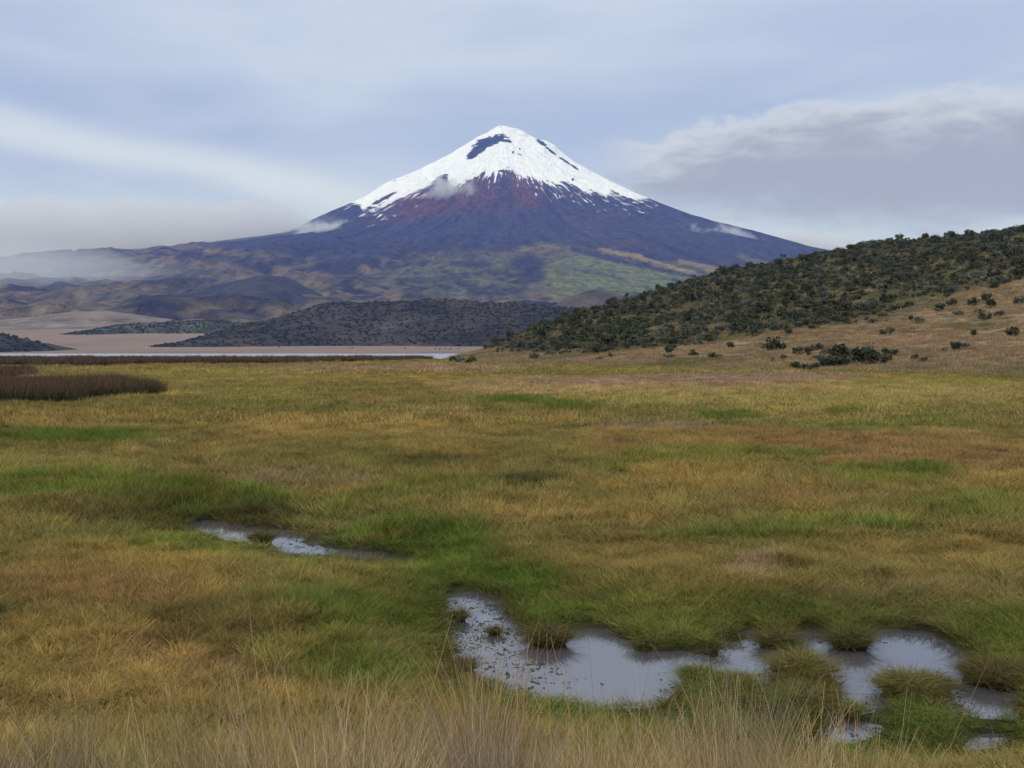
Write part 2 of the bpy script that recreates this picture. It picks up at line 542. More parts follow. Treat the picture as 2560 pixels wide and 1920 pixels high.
def plain_mat(name, c1, c2, scale, rough=0.9, bump=0.0):
    m, t = mat(name)
    co = t.n('ShaderNodeTexCoord').outputs['Object']
    n = t.noise(co, scale, 4, 0.6)
    c = t.mix(t.sm(n, 0.3, 0.7), c1, c2)
    b = t.n('ShaderNodeBsdfPrincipled', inp={'Base Color': c, 'Roughness': rough, 'Specular IOR Level': 0.2})
    if bump:
        bp = t.n('ShaderNodeBump', inp={'Height': n, 'Strength': 0.7, 'Distance': bump})
        t.link(bp.outputs[0], b.inputs['Normal'])
    t.n('ShaderNodeOutputMaterial', inp={0: b.outputs[0]})
    return m


def water_mat(name, rough, base, film, ripple, rscale, ior=1.5):
    m, t = mat(name)
    geo = t.n('ShaderNodeNewGeometry').outputs['Position']
    n1 = t.noise(geo, 1.1, 4, 0.6, 0.6)
    n2 = t.noise(geo, 9.0, 4, 0.65)
    f = t.m('MULTIPLY', t.sm(n1, 0.44, 0.60), t.sm(n2, 0.42, 0.62))
    c = t.mix(t.m('MULTIPLY', f, film), base, (0.10, 0.075, 0.06))
    r = t.m('ADD', rough, t.m('MULTIPLY', f, 0.45 * film))
    rn = t.noise(geo, rscale, 3, 0.5)
    bp = t.n('ShaderNodeBump', inp={'Height': rn, 'Strength': 1.0, 'Distance': ripple})
    b = t.n('ShaderNodeBsdfPrincipled', inp={'Base Color': c, 'Roughness': r, 'IOR': ior, 'Normal': bp.outputs[0]})
    t.n('ShaderNodeOutputMaterial', inp={0: b.outputs[0]})
    return m


M_ground = terrain_mat('meadow_soil', 6.0, 0.05, 1.6)
M_hill = terrain_mat('dry_grass_hill', 0.9, 0.4, 0.25, 0.30)
M_far = terrain_mat('scrub_hill', 0.05, 9.0, 0.012, 0.45)
M_pond = water_mat('pond_water', 0.02, (0.085, 0.080, 0.085), 0.2, 0.0008, 2.5, 2.3)
M_lake = water_mat('lake_water', 0.32, (0.34, 0.34, 0.36), 0.0, 0.03, 0.8, 1.5)
M_grass = plant_mat('grass_blades')
M_reed = plant_mat('reed_stems', tip=(0.105, 0.068, 0.042))
M_tuss = plant_mat('tussock_blades', ramp=((0.115, 0.145, 0.034), (0.215, 0.160, 0.060)), instancer=False)
M_peat = plain_mat('wet_peat', (0.030, 0.022, 0.015), (0.075, 0.055, 0.030), 14, 0.8, 0.03)
M_leaf = plant_mat('shrub_leaves', ramp=((0.034, 0.048, 0.026), (0.080, 0.084, 0.046)), instancer=False, trans=0.2, lo=0.6, hi=1.5)
M_leaf_grey = plant_mat('grey_shrub_leaves', ramp=((0.060, 0.075, 0.055), (0.11, 0.115, 0.08)), instancer=False, trans=0.2, lo=0.6, hi=1.5)
M_leaf_brown = plant_mat('brown_shrub_leaves', ramp=((0.085, 0.072, 0.042), (0.135, 0.110, 0.065)), instancer=False, trans=0.2, lo=0.6, hi=1.5)
M_wood = plain_mat('shrub_wood', (0.07, 0.055, 0.045), (0.14, 0.12, 0.10), 9, 0.9)
M_bits = plain_mat('dead_plant_scraps', (0.035, 0.026, 0.020), (0.11, 0.085, 0.06), 3, 0.9)

# ------------------------------------------------------------------ ground: one sheet to beyond the horizon
def sinh_axis(c, s, lim, n):
    t = np.linspace(-math.asinh(lim / s), math.asinh(lim / s), n)
    return c + s * np.sinh(t)


gx = sinh_axis(1.0, 9.0, 19000, 540)
gy = sinh_axis(11.0, 8.0, 19000, 620)
GX, GY = np.meshgrid(gx, gy)
GX, GY = GX.ravel(), GY.ravel()
GZ = ground_z(GX, GY)


def plain_col(x, y):
    c = np.broadcast_to(np.array((0.235, 0.170, 0.125)), x.shape + (3,)).copy()
    n = fbm(x / 180.0, y / 300.0, 4, 71)
    c = mixc(c, (0.17, 0.135, 0.095), ss(n, 0.0, 0.5) * 0.8)
    c = mixc(c, (0.27, 0.175, 0.125), ss(-n, 0.1, 0.5) * 0.7)
    c = mixc(c, (0.105, 0.11, 0.065), ss(y, 990, 920) * 0.8)
    return c


gcol = meadow_col(GX, GY) * np.array((0.36, 0.36, 0.40))
gcol = mixc(gcol, plain_col(GX, GY), ss(GY, 700, 800))
gcol = mixc(gcol, (0.040, 0.030, 0.020), ss(GZ, 0.06, -0.02) * ss(GY, 100, 60))
me = mesh_from('ground', np.stack([GX, GY, GZ], 1), grid_faces(len(gy), len(gx)))
set_attr(me, 'col', gcol, 'FLOAT_COLOR')
ground = link('ground', me, M_ground)
tag(ground, 'marshy meadow ground running out to the plain below the volcano', kind='structure')

# pond and lake water
def water_sheet(name, x0, x1, y0, y1, z, m, label):
    V = [(x0, y0, z), (x1, y0, z), (x1, y1, z), (x0, y1, z)]
    o = link(name, mesh_from(name, V, [(0, 1, 2, 3)], False), m)
    return tag(o, label, kind='structure')


water_sheet('pond_water', -9, 10, 7.8, 22, 0.0, M_pond, 'still shallow water of the marsh pools in the grass')
water_sheet('far_pool_water', 3, 9, 48, 62, 0.0, M_pond, 'thin strip of water far out in the meadow')
water_sheet('lake_water', -2500, 15, 240, 925, -0.02, M_lake, 'pale far lake lying as a thin bright strip before the plain')


# ------------------------------------------------------------------ volcano
VC = np.array((on_plane(1256, 318, 0)[0] * 0 + (1256 - 1280) / 2690.0 * 9500, 9500.0))
K = 9500 / 2690.0
PL = [(1256, 317), (1246, 317), (1228, 330), (1216, 340), (1190, 352), (1154, 374), (1118, 398), (1041, 437), (960, 474), (914, 509), (850, 538), (781, 572), (732, 602), (648, 628), (532, 641), (463, 656), (231, 669), (0, 688), (-1000, 760), (-2600, 850)]
PR = [(1256, 317), (1266, 318), (1284, 324), (1308, 332), (1322, 343), (1340, 352), (1366, 359), (1389, 373), (1407, 390), (1440, 416), (1516, 459), (1597, 501), (1666, 532), (1735, 561), (1805, 582), (1875, 602), (1944, 625), (2013, 648), (2200, 690), (2600, 745), (3800, 850)]
rl = np.array([(1256 - p[0]) * K for p in PL]); zl = np.array([CAM_Z + (875 - p[1]) * K for p in PL])
rr = np.array([(p[0] - 1256) * K for p in PR]); zr = np.array([CAM_Z + (875 - p[1]) * K for p in PR])
rf = np.array([0, 150, 400, 700, 1000, 1400, 1800, 2200, 2640, 3100, 3600, 4100, 4600, 5200, 5900, 6500, 6900, 7300, 9000])
zf = np.array([1974, 1880, 1690, 1505, 1310, 1090, 930, 815, 705, 580, 450, 345, 268, 195, 125, 78, 45, 0, -120])
rb = np.array([0, 100, 1000, 2500, 5000, 9000]); zb = np.array([1974, 1900, 1350, 720, 200, -20])


def volcano_z(r, ph):
    c, s = np.cos(ph), np.sin(ph)
    wl, wr = np.where(c < 0, c * c, 0), np.where(c > 0, c * c, 0)
    wf, wb = np.where(s < 0, s * s, 0), np.where(s > 0, s * s, 0)
    z = wl * np.interp(r, rl, zl) + wr * np.interp(r, rr, zr) + wf * np.interp(r, rf, zf) + wb * np.interp(r, rb, zb)
    x, y = VC[0] + r * c, VC[1] + r * s
    side = np.abs(c) ** 6
    # fall-line gullies on the cone
    up = (0.25 * ss(r, 120, 700) + 0.75 * ss(r, 700, 1400)) * ss(r, 4200, 1800)
    g = fbm(ph * 9 + 0.3 * perlin(r / 500, ph * 3, 81), r / 2600.0, 4, 82, 0.6, True)
    z = z + up * (g - 0.2) * 46 * (1 - 0.6 * side)
    z = z + ss(r, 60, 500) * ss(r, 3000, 1200) * (5 + 9 * ss(r, 600, 1200)) * fbm(ph * 40, r / 700.0, 4, 83, 0.6)
    z = z + ss(r, 10, 120) * ss(r, 1200, 300) * 15 * fbm(x / 100, y / 100, 5, 84, 0.6)
    # foothills: hummocks and old lava lobes
    lowr = ss(r, 2300, 3500) * ss(r, 9000, 6500)
    left = ss(x, 1400, -900)
    z = z + lowr * (0.25 + 0.75 * left) * (120 * fbm(x / 900, y / 700, 5, 86) + 55 * fbm(x / 330, y / 300, 4, 87, 0.55, True)) * (1 - 0.72 * side)
    lava = ss(np.hypot((x + 150) / 1250, (y - 5900) / 1150), 1.1, 0.55)
    z = z + lava * (26 * fbm(x / 240, y / 210, 4, 88, 0.6, True) + 12)
    return z


fr = np.linspace(-math.pi - 0.12, 0.12, 860)
bk = np.linspace(0.12, math.pi - 0.12, 92)[1:-1]
PHI = np.concatenate([fr, bk])
rs, dr = [0.5], 8.0
while rs[-1] < 8900:
    rr_ = rs[-1]
    rs.append(rr_ + min(48.0, max(8.0, 8 + (rr_ - 1500) * 0.0125)))
RS = np.array(rs)
RR, PP = np.meshgrid(RS, PHI, indexing='ij')
VZ = volcano_z(RR, PP)
# crater dip just behind the rim
VZ = VZ - 60 * np.exp(-(((RR * np.cos(PP) - 60) / 170) ** 2 + ((RR * np.sin(PP) - 230) / 150) ** 2))
VX, VY = VC[0] + RR * np.cos(PP), VC[1] + RR * np.sin(PP)
vx, vy, vz, vr, vp = VX.ravel(), VY.ravel(), VZ.ravel(), RR.ravel(), PP.ravel()
U, V_ = seen_at(vx, vy, vz)
# snow: above a ragged line, broken in streaks down the fall line
snow_u = [300, 820, 880, 910, 960, 1000, 1060, 1105, 1116, 1125, 1150, 1185, 1208, 1225, 1245, 1256, 1272, 1285, 1300, 1335, 1365, 1388, 1405, 1416, 1440, 1474, 1500, 1515, 1530, 1555, 1590, 1612, 1640, 1720, 2300]
snow_v = [470, 480, 505, 526, 514, 498, 470, 440, 436, 462, 462, 446, 436, 440, 438, 428, 424, 430, 442, 448, 456, 466, 462, 459, 468, 480, 484, 496, 480, 490, 503, 500, 470, 400, 300]
line = np.interp(U, snow_u, snow_v)
streak = fbm(vp * 58 + 0.8 * perlin(vr / 300, vp * 9, 90), vr / 620.0, 4, 91, 0.65)
spk = fbm(vx / 60, vz / 26, 4, 92, 0.6)
snow = (line - V_) / 9.0 + 2.2 * streak + 1.3 * spk
# bare rock showing through along the left ridge and in the dark headwall below the summit
ridge = ss(U, 1190, 1060) * ss(V_ - (line - 62), 46, -5)
snow = np.where(snow > 0.4, np.minimum(snow, 2.6) - 3.2 * ss(fbm(vx / 48, vz / 30, 3, 94, 0.6), 0.44, 0.56) * ss(fbm(vx / 260, vz / 160, 2, 97), 0.0, 0.4) - ridge * 3.6 * ss(fbm(vx / 60, vz / 18, 4, 93, 0.6), 0.02, 0.30), snow)
hw = [(1190, 381, 30, 9, -.60), (1226, 352, 44, 11, -.28), (1262, 351, 24, 4, .15), (1205, 368, 30, 9, -.45), (1352, 356, 16, 4, .62), (1378, 378, 20, 3, .75), (1412, 402, 20, 2.6, .66), (1436, 418, 14, 2.5, .66),
      (958, 497, 36, 4, -.52), (1283, 381, 3, 4, .5), (1299, 386, 6, 1.6, .3), (1255, 428, 8, 3, 0), (1432, 448, 3, 4, 0), (1300, 372, 3, 2, 0)]
for (hu, hv, a, b, sl) in hw:
    du, dv = U - hu, V_ - hv
    cs, sn = math.cos(math.atan(sl)), math.sin(math.atan(sl))
    q = np.hypot((du * cs + dv * sn) / a, (-du * sn + dv * cs) / b) + 0.75 * spk + 0.3 * streak
    snow = snow - 6 * ss(q, 1.15, 0.75)
# left-over strips of snow in the gullies below the line
strip = fbm(vp * 62, vr / 420.0, 3, 95, 0.55, True)
dots = fbm(vx / 34, vz / 20, 3, 96)
zone = ss(V_ - line, 55, 8) * ss(V_ - line, -2, 3)
zone2 = ss(V_ - line, 110, 20) * ss(U, 1180, 1300) * ss(U, 1640, 1480)
snow = np.maximum(snow, np.where(zone > 0.02, 6 * (strip + 0.25 * streak - 0.72 + 0.18 * (zone - 1)) * 1.0, -9))
snow = np.maximum(snow, np.where(zone2 > 0.02, 6 * (dots - 0.62 + 0.25 * (zone2 - 1) + 0.10 * strip), -9))
snow = np.where(vy > VC[1] + 300, (vz - 1350) / 60.0, snow)
# rock and vegetation
vc = np.broadcast_to(np.array((0.034, 0.036, 0.046)), (len(vx), 3)).copy()
fall = fbm(vp * 30, vr / 1500.0, 4, 98, 0.55)
gul = fbm(vp * 22 + 0.3 * perlin(vr / 400, vp * 5, 99), vr / 2200.0, 4, 100, 0.6, True)
vc = vc * (1 + 0.35 * fall[:, None]) * (0.72 + 0.56 * ss(gul, -0.2, 0.55))[:, None]
for (ru, rv, a, b, st) in ((1065, 505, 130, 45, .95), (1185, 478, 85, 52, .95), (1318, 470, 52, 66, .95), (1275, 430, 22, 26, .9), (1240, 525, 50, 30, .35), (1460, 478, 70, 20, .35), (1490, 545, 100, 30, .20), (980, 545, 90, 26, .45), (1560, 610, 60, 16, .3)):
    q = np.hypot((U - ru) / a, (V_ - rv) / b) + 0.28 * fall + 0.16 * spk
    vc = mixc(vc, (0.120, 0.052, 0.034), ss(q, 1.15, 0.5) * st * (0.55 + 0.45 * ss(fall + 0.5 * spk, -0.4, 0.3)))
n_b = fbm(vx / 620, vy / 420, 5, 101, 0.55)
n_s = fbm(vx / 160, vy / 120, 4, 102, 0.6)
vegtop = np.interp(U, [-400, 380, 560, 740, 900, 1000, 1250, 1340, 1420, 1500, 1700, 1850, 2000, 2400], [560, 590, 612, 640, 640, 632, 625, 607, 612, 630, 655, 672, 690, 720])
veg = ss(V_ + 22 * n_b + 8 * n_s - vegtop, -4, 14)
brown = mixc(np.broadcast_to(np.array((0.150, 0.115, 0.066)), (len(vx), 3)).copy(), (0.070, 0.075, 0.040), ss(n_b + 0.5 * n_s, -0.1, 0.5))
brown = brown * 0.98
brown = mixc(brown, (0.022, 0.023, 0.026), ss(-n_b + 0.6 * n_s, 0.06, 0.18) * 0.92)
brown = mixc(brown, (0.210, 0.160, 0.100), ss(n_s, 0.2, 0.5) * 0.6 * ss(U, 1200, 900))
n_f = fbm(vx / 70, vy / 60, 4, 105, 0.65)
brown = mixc(brown, (0.030, 0.032, 0.030), ss(n_f + 0.3 * n_s, 0.10, 0.30) * 0.65)
brown = mixc(brown, (0.200, 0.165, 0.095), ss(-n_f + 0.3 * n_b, 0.30, 0.50) * 0.5)
vc = mixc(vc, brown, veg)
mott = ss(np.hypot((U - 1180) / 230, (V_ - 690) / 62) + 0.3 * n_b, 1.1, 0.7)
vc = mixc(vc, (0.105, 0.105, 0.055), mott * 0.8)
vc = mixc(vc, (0.026, 0.028, 0.032), mott * ss(n_s + 0.5 * fbm(vx / 60, vy / 60, 3, 104), 0.02, 0.30) * 0.9)
for (lu, lv, a, b, st) in ((900, 655, 60, 12, .7), (1320, 660, 46, 26, .85), (1385, 710, 26, 8, .9), (1330, 690, 60, 10, .8), (1180, 660, 60, 10, .8), (1050, 700, 70, 9, .6), (1250, 726, 90, 12, .7), (1410, 700, 20, 10, .8), (430, 705, 95, 20, .75), (620, 650, 130, 12, .55), (520, 742, 160, 22, .5), (880, 700, 80, 12, .45)):
    q = np.hypot((U - lu) / a, (V_ - lv) / b) + 0.45 * n_s
    vc = mixc(vc, (0.027, 0.029, 0.035), ss(q, 1.1, 0.7) * st)
gq = np.maximum(np.hypot((U - 1630) / 300, (V_ - 690) / 80), 0) + 0.22 * n_s
gr = ss(gq, 1.08, 0.85) * ss(V_ - np.interp(U, [1300, 1360, 1420, 1560, 1740, 1900], [612, 606, 618, 655, 690, 705]), -3, 5) * ss(U + 20 * n_s, 1350, 1385)
vc = mixc(vc, (0.135, 0.145, 0.048), gr)
vc = mixc(vc, (0.060, 0.085, 0.040), gr * ss(n_b, 0, 0.4) * 0.6)


def seg(u0, v0, u1, v1, wdt):
    ex, ey = u1 - u0, v1 - v0
    t = np.clip(((U - u0) * ex + (V_ - v0) * ey) / (ex * ex + ey * ey), 0, 1)
    return np.hypot(U - u0 - t * ex, V_ - v0 - t * ey) / wdt


for (s0, colr, st) in ((seg(1500, 624, 1600, 642, 6), (0.235, 0.180, 0.055), .9), (seg(1580, 640, 1735, 684, 5.5), (0.235, 0.180, 0.055), .9), (seg(1700, 654, 1790, 672, 5.5), (0.235, 0.180, 0.06), .8),
                       (seg(1770, 672, 1880, 692, 10), (0.20, 0.16, 0.06), .7), (seg(1850, 640, 1960, 680, 8), (0.16, 0.13, 0.055), .6), (seg(1350, 610, 1430, 622, 7), (0.15, 0.13, 0.055), .6),
                       (seg(1430, 622, 1560, 655, 7), (0.030, 0.031, 0.040), .9), (seg(1560, 657, 1745, 693, 4.5), (0.030, 0.031, 0.036), .9), (seg(1436, 674, 1510, 689, 1.6), (0.03, 0.033, 0.025), .8), (seg(1510, 689, 1560, 696, 1.5), (0.03, 0.033, 0.025), .8),
                       (seg(1458, 672, 1482, 664, 1.2), (0.03, 0.033, 0.025), .8), (seg(1685, 703, 1735, 705, 6), (0.03, 0.036, 0.03), .7)):
    vc = mixc(vc, colr, ss(s0 + 0.55 * n_s, 1.1, 0.8) * st)
V3 = np.stack([vx, vy, vz], 1)
me = mesh_from('volcano', V3, np.flip(grid_faces(len(RS), len(PHI), True), 1))
set_attr(me, 'col', np.clip(vc, 0.004, 1), 'FLOAT_COLOR')
set_attr(me, 'snow', np.clip(snow, -4, 4))
m_vol, t = mat('volcano_rock_and_snow')
geo = t.n('ShaderNodeNewGeometry').outputs['Position']
at = t.n('ShaderNodeAttribute', attribute_name='col').outputs['Color']
sn_ = t.n('ShaderNodeAttribute', attribute_name='snow').outputs['Fac']
na = t.noise(geo, 0.02, 5, 0.65)
nb = t.noise(geo, 0.09, 3, 0.6)
f = t.m('ADD', t.sm(na, 0.30, 0.70, 0.55, 1.45), t.sm(nb, 0.3, 0.7, -0.12, 0.12))
rock = t.mix(1.0, at, t.n('ShaderNodeCombineColor', inp={0: f, 1: f, 2: f}).outputs[0], 'MULTIPLY')
sf = t.sm(t.m('ADD', sn_, t.m('MULTIPLY', t.m('SUBTRACT', nb, 0.5), 1.6)), -0.15, 0.35)
snc = t.mix(t.sm(na, 0.35, 0.7), (0.86, 0.88, 0.92), (0.94, 0.95, 0.97))
cc = t.mix(sf, rock, snc)
nr = t.noise(geo, 0.0065, 4, 0.6, 0.8)
hgt = t.m('ADD', t.m('MULTIPLY', na, 0.45), t.m('ABSOLUTE', t.m('SUBTRACT', nr, 0.5)))
bp = t.n('ShaderNodeBump', inp={'Height': hgt, 'Strength': 0.9, 'Distance': 75.0})
b = t.n('ShaderNodeBsdfPrincipled', inp={'Base Color': cc, 'Roughness': 0.9, 'Specular IOR Level': 0.1, 'Normal': bp.outputs[0]})
t.n('ShaderNodeOutputMaterial', inp={0: b.outputs[0]})
vol = link('volcano', me, m_vol)
tag(vol, 'snow-capped conical volcano with red and slate-grey flanks above grassy foothills', kind='structure')


# ------------------------------------------------------------------ hills
def rbf_height(pts, lam=0.0):
    P = np.array(pts, float)
    X, Z = P[:, :2], P[:, 2]
    s = 100.0
    X = X / s
    n = len(X)
    D = np.hypot(X[:, None, 0] - X[None, :, 0], X[:, None, 1] - X[None, :, 1])
    Kf = D  # biharmonic in the plane's cheaper cousin: linear kernel, no overshoot
    A = np.zeros((n + 1, n + 1))
    A[:n, :n] = -Kf - lam * np.eye(n)
    A[:n, n] = 1
    A[n, :n] = 1
    sol = np.linalg.solve(A, np.append(Z, 0))

    def f(x, y):
        out = np.full(x.shape, sol[n])
        for i in range(n):
            out = out - sol[i] * np.hypot(x / s - X[i, 0], y / s - X[i, 1])
        return out
    return f


HILL_PTS = []
for (u, v) in ((1200, 912), (1350, 919), (1500, 925), (1700, 930), (1900, 935), (2100, 940), (2250, 945), (2400, 948), (2560, 952), (2800, 962), (3100, 975)):
    x, y = on_plane(u, v, 0)
    HILL_PTS.append((x, y, 0.0))
for (u, v, d) in ((1300, 832, 350), (1450, 778, 400), (1600, 738, 450), (1700, 712, 460), (1800, 688, 465), (2000, 645, 465), (2200, 610, 460), (2400, 590, 450), (2560, 582, 440), (2900, 560, 430)):
    HILL_PTS.append(((u - 1280) / 2690 * d, d, CAM_Z + (875 - v - 7) / 2690 * d))
HILL_PTS += [(-12, 300, 0.2), (-14, 350, 0.0), (-10, 420, 0), (10, 480, 2), (-30, 260, -0.6), (-40, 340, -1), (-22, 215, -0.6), (30, 620, 4), (100, 700, 10), (200, 700, 25), (320, 620, 45), (-60, 480, -2), (-60, 620, -2), (0, 560, -1),
             (200, 60, 0), (330, 60, 12), (330, 250, 45), (120, 55, -0.5), (60, 70, -0.6), (20, 100, -0.8), (-5, 150, -0.8), (-60, 130, -1.5), (20, 55, -1.5)]
hill_rbf = rbf_height(HILL_PTS, 0.02)


def hill_z(x, y):
    z = hill_rbf(x, y)
    k = ss(z, 0.2, 6)
    return z - 0.15 + k * (1.6 * fbm(x / 38, y / 38, 4, 111) + 0.5 * fbm(x / 9, y / 9, 3, 112)) + 0.15 * fbm(x / 4, y / 4, 2, 113)


def bush_edge(u):
    return np.interp(u, [1180, 1230, 1310, 1500, 1735, 1910, 2080, 2200, 2314, 2430, 2560, 2700], [872, 876, 884, 886, 864, 838, 822, 806, 766, 730, 696, 660])


hx = np.arange(-55, 330, 1.8); hy = np.arange(75, 690, 1.8)
HX, HY = np.meshgrid(hx, hy)
HX, HY = HX.ravel(), HY.ravel()
HZ = hill_z(HX, HY)
HU, HV = seen_at(HX, HY, HZ)
hn = fbm(HX / 22, HY / 22, 4, 115)
hn2 = fbm(HX / 5, HY / 9, 3, 116)
hc = np.broadcast_to(np.array((0.250, 0.170, 0.092)), (len(HX), 3)).copy()
hc = mixc(hc, (0.150, 0.130, 0.060), ss(hn + 0.4 * hn2, 0.0, 0.5))
hc = mixc(hc, (0.245, 0.165, 0.095), ss(-hn + 0.4 * hn2, 0.1, 0.5) * 0.8)
dense = ss(bush_edge(HU) + 26 * hn - HV, -18, 20)
hc = mixc(hc, (0.060, 0.068, 0.034), dense * (0.45 + 0.4 * ss(hn2, -0.2, 0.3)))
hc = mixc(hc, (0.085, 0.100, 0.035), ss(HZ + 0.6 * hn2, 1.6, 0.3) * 0.75)
me = mesh_from('hill', np.stack([HX, HY, HZ], 1), grid_faces(len(hy), len(hx)))
set_attr(me, 'col', np.clip(hc, 0.01, 1), 'FLOAT_COLOR')
tag(link('hillside', me, M_hill), 'dry grass hillside dotted with dark shrubs beside the meadow', kind='structure')


SCRUB = []


def bump_hill(name, label, d, prof, depth, colA, colB, colC, seed, res=9.0, rough_amp=6.0, base_drop=12, patch=0.2, lobes=0.35, scrub=0):
    """a ridge whose skyline follows prof (u, v at distance d) and which falls away to front and back"""
    us = np.array([p[0] for p in prof], float); vs = np.array([p[1] for p in prof], float)
    xs, zs = (us - 1280) / 2690 * d, CAM_Z + (875 - vs) / 2690 * d
    X = np.arange(xs[0], xs[-1] + res, res); Y = np.arange(d - depth, d + depth * 0.9, res * 1.3)
    X, Y = np.meshgrid(X, Y)
    sh = X.shape
    X, Y = X.ravel(), Y.ravel()
    g = 66 * np.clip((Y - 930) / 1600.0, 0, 1.0) ** 1.8
    wob = depth * lobes * fbm(X / (depth * 0.9), Y * 0 + seed, 3, seed)
    t = (Y - d) / depth
    front = np.clip(1 - np.abs((Y + wob * np.clip(-t, 0, 1) - d) / depth), 0, 1)
    fall = front * front * (3 - 2 * front) * 0.5 + front * 0.5
    gd = 66 * np.clip((d - 930) / 1600.0, 0, 1.0) ** 1.8
    H = np.interp(X, xs, zs) - gd
    Z = g + H * fall - base_drop * (1 - ss(front, 0.0, 0.15)) - 2.0
    k = ss(front, 0.02, 0.3) * ss(H, 0, 15)
    Z = Z + k * rough_amp * (fbm(X / (rough_amp * 14), Y / (rough_amp * 14), 5, seed + 3, 0.55) + 0.5 * fbm(X / (rough_amp * 5), Y / (rough_amp * 5), 3, seed + 5, 0.6, True))
    n = fbm(X / (depth * 0.35), Y / (depth * 0.25), 5, seed + 8, 0.6)
    n2 = fbm(X / 28, Y / 28, 4, seed + 9, 0.65)
    c = np.broadcast_to(np.array(colA), (len(X), 3)).copy()
    c = mixc(c, colB, ss(n + 0.5 * n2, patch - 0.2, patch + 0.35))
    c = mixc(c, colC, ss(-n2 + 0.4 * n, 0.12, 0.5) * 0.7)
    if scrub:
        ok = np.nonzero((front > 0.03) & (H > 1) & (t < 0.15))[0]
        pk = rng.choice(ok, scrub, p=(lambda q: q / q.sum())(np.clip(0.5 + 0.9 * n2[ok] - 0.5 * n[ok], 0.05, 2)))
        SCRUB.append((name, X[pk] + rng.uniform(-.5, .5, scrub) * res, Y[pk], Z[pk] - 0.3))
    me = mesh_from(name, np.stack([X, Y, Z], 1), grid_faces(*sh))
    set_attr(me, 'col', np.clip(c, 0.01, 1), 'FLOAT_COLOR')
    return tag(link(name, me, M_far), label, kind='structure')


bump_hill('scrub_hill', 'low dark scrub-covered lava hill behind the plain', 1750,
          [(505, 862), (560, 838), (640, 812), (740, 785), (830, 762), (950, 752), (1050, 748), (1150, 752), (1250, 757), (1350, 764), (1480, 772), (1600, 780), (1800, 800), (2100, 850)], 400,
          (0.048, 0.042, 0.034), (0.074, 0.060, 0.040), (0.030, 0.030, 0.028), 120, 5.0, 9.0, scrub=9000)
bump_hill('scrub_knoll', 'small dome-shaped brown knoll at the foot of the green apron', 3000,
          [(1300, 800), (1380, 770), (1420, 742), (1470, 725), (1510, 724), (1550, 736), (1600, 757), (1680, 790)], 260,
          (0.075, 0.062, 0.042), (0.100, 0.080, 0.048), (0.040, 0.040, 0.036), 140, 8.0, 5.0)
bump_hill('grey_knoll', 'small grey-green knoll behind the brown knoll', 3400,
          [(1480, 790), (1530, 752), (1570, 730), (1590, 729), (1620, 748), (1680, 790)], 200,
          (0.060, 0.068, 0.048), (0.085, 0.085, 0.052), (0.036, 0.040, 0.036), 150, 8.0, 4.0)
bump_hill('dark_hill', 'broad dark hill between the plain and the foothills', 3700,
          [(330, 812), (400, 765), (450, 740), (520, 718), (600, 698), (680, 688), (720, 692), (780, 722), (850, 765), (950, 795), (1050, 815)], 620,
          (0.042, 0.043, 0.044), (0.060, 0.056, 0.046), (0.032, 0.034, 0.038), 160, 13.0, 7.0, patch=0.35)
bump_hill('misty_ridge', 'low bluish ridge at the far side of the plain', 4300,
          [(-900, 770), (-300, 755), (0, 742), (120, 740), (260, 748), (380, 742), (480, 752), (600, 790), (700, 815)], 700,
          (0.050, 0.050, 0.050), (0.085, 0.070, 0.052), (0.036, 0.037, 0.042), 170, 15.0, 9.0, patch=0.3)
bump_hill('sand_rise', 'pale sandy rise at the back of the plain', 2500,
          [(-300, 812), (0, 800), (90, 790), (180, 778), (260, 776), (340, 786), (430, 800), (560, 812), (700, 818)], 330,
          (0.190, 0.150, 0.118), (0.140, 0.128, 0.080), (0.235, 0.175, 0.130), 180, 9.0, 3.0, patch=0.25)
bump_hill('green_scrub_rise', 'low strip of grey-green scrub on the plain', 2100,
          [(195, 828), (260, 818), (340, 808), (430, 802), (520, 800), (620, 806), (700, 815), (760, 828)], 130,
          (0.060, 0.070, 0.042), (0.100, 0.098, 0.048), (0.035, 0.042, 0.036), 190, 6.0, 4.0, scrub=1500)
bump_hill('lakeside_hill', 'dark scrubby toe of a hill by the lake at the edge of the picture', 1150,
          [(-700, 800), (-400, 812), (-150, 824), (-40, 832), (40, 842), (80, 856), (110, 868), (140, 878)], 150,
          (0.038, 0.042, 0.034), (0.058, 0.055, 0.040), (0.026, 0.030, 0.026), 200, 4.0, 3.0, scrub=1500)


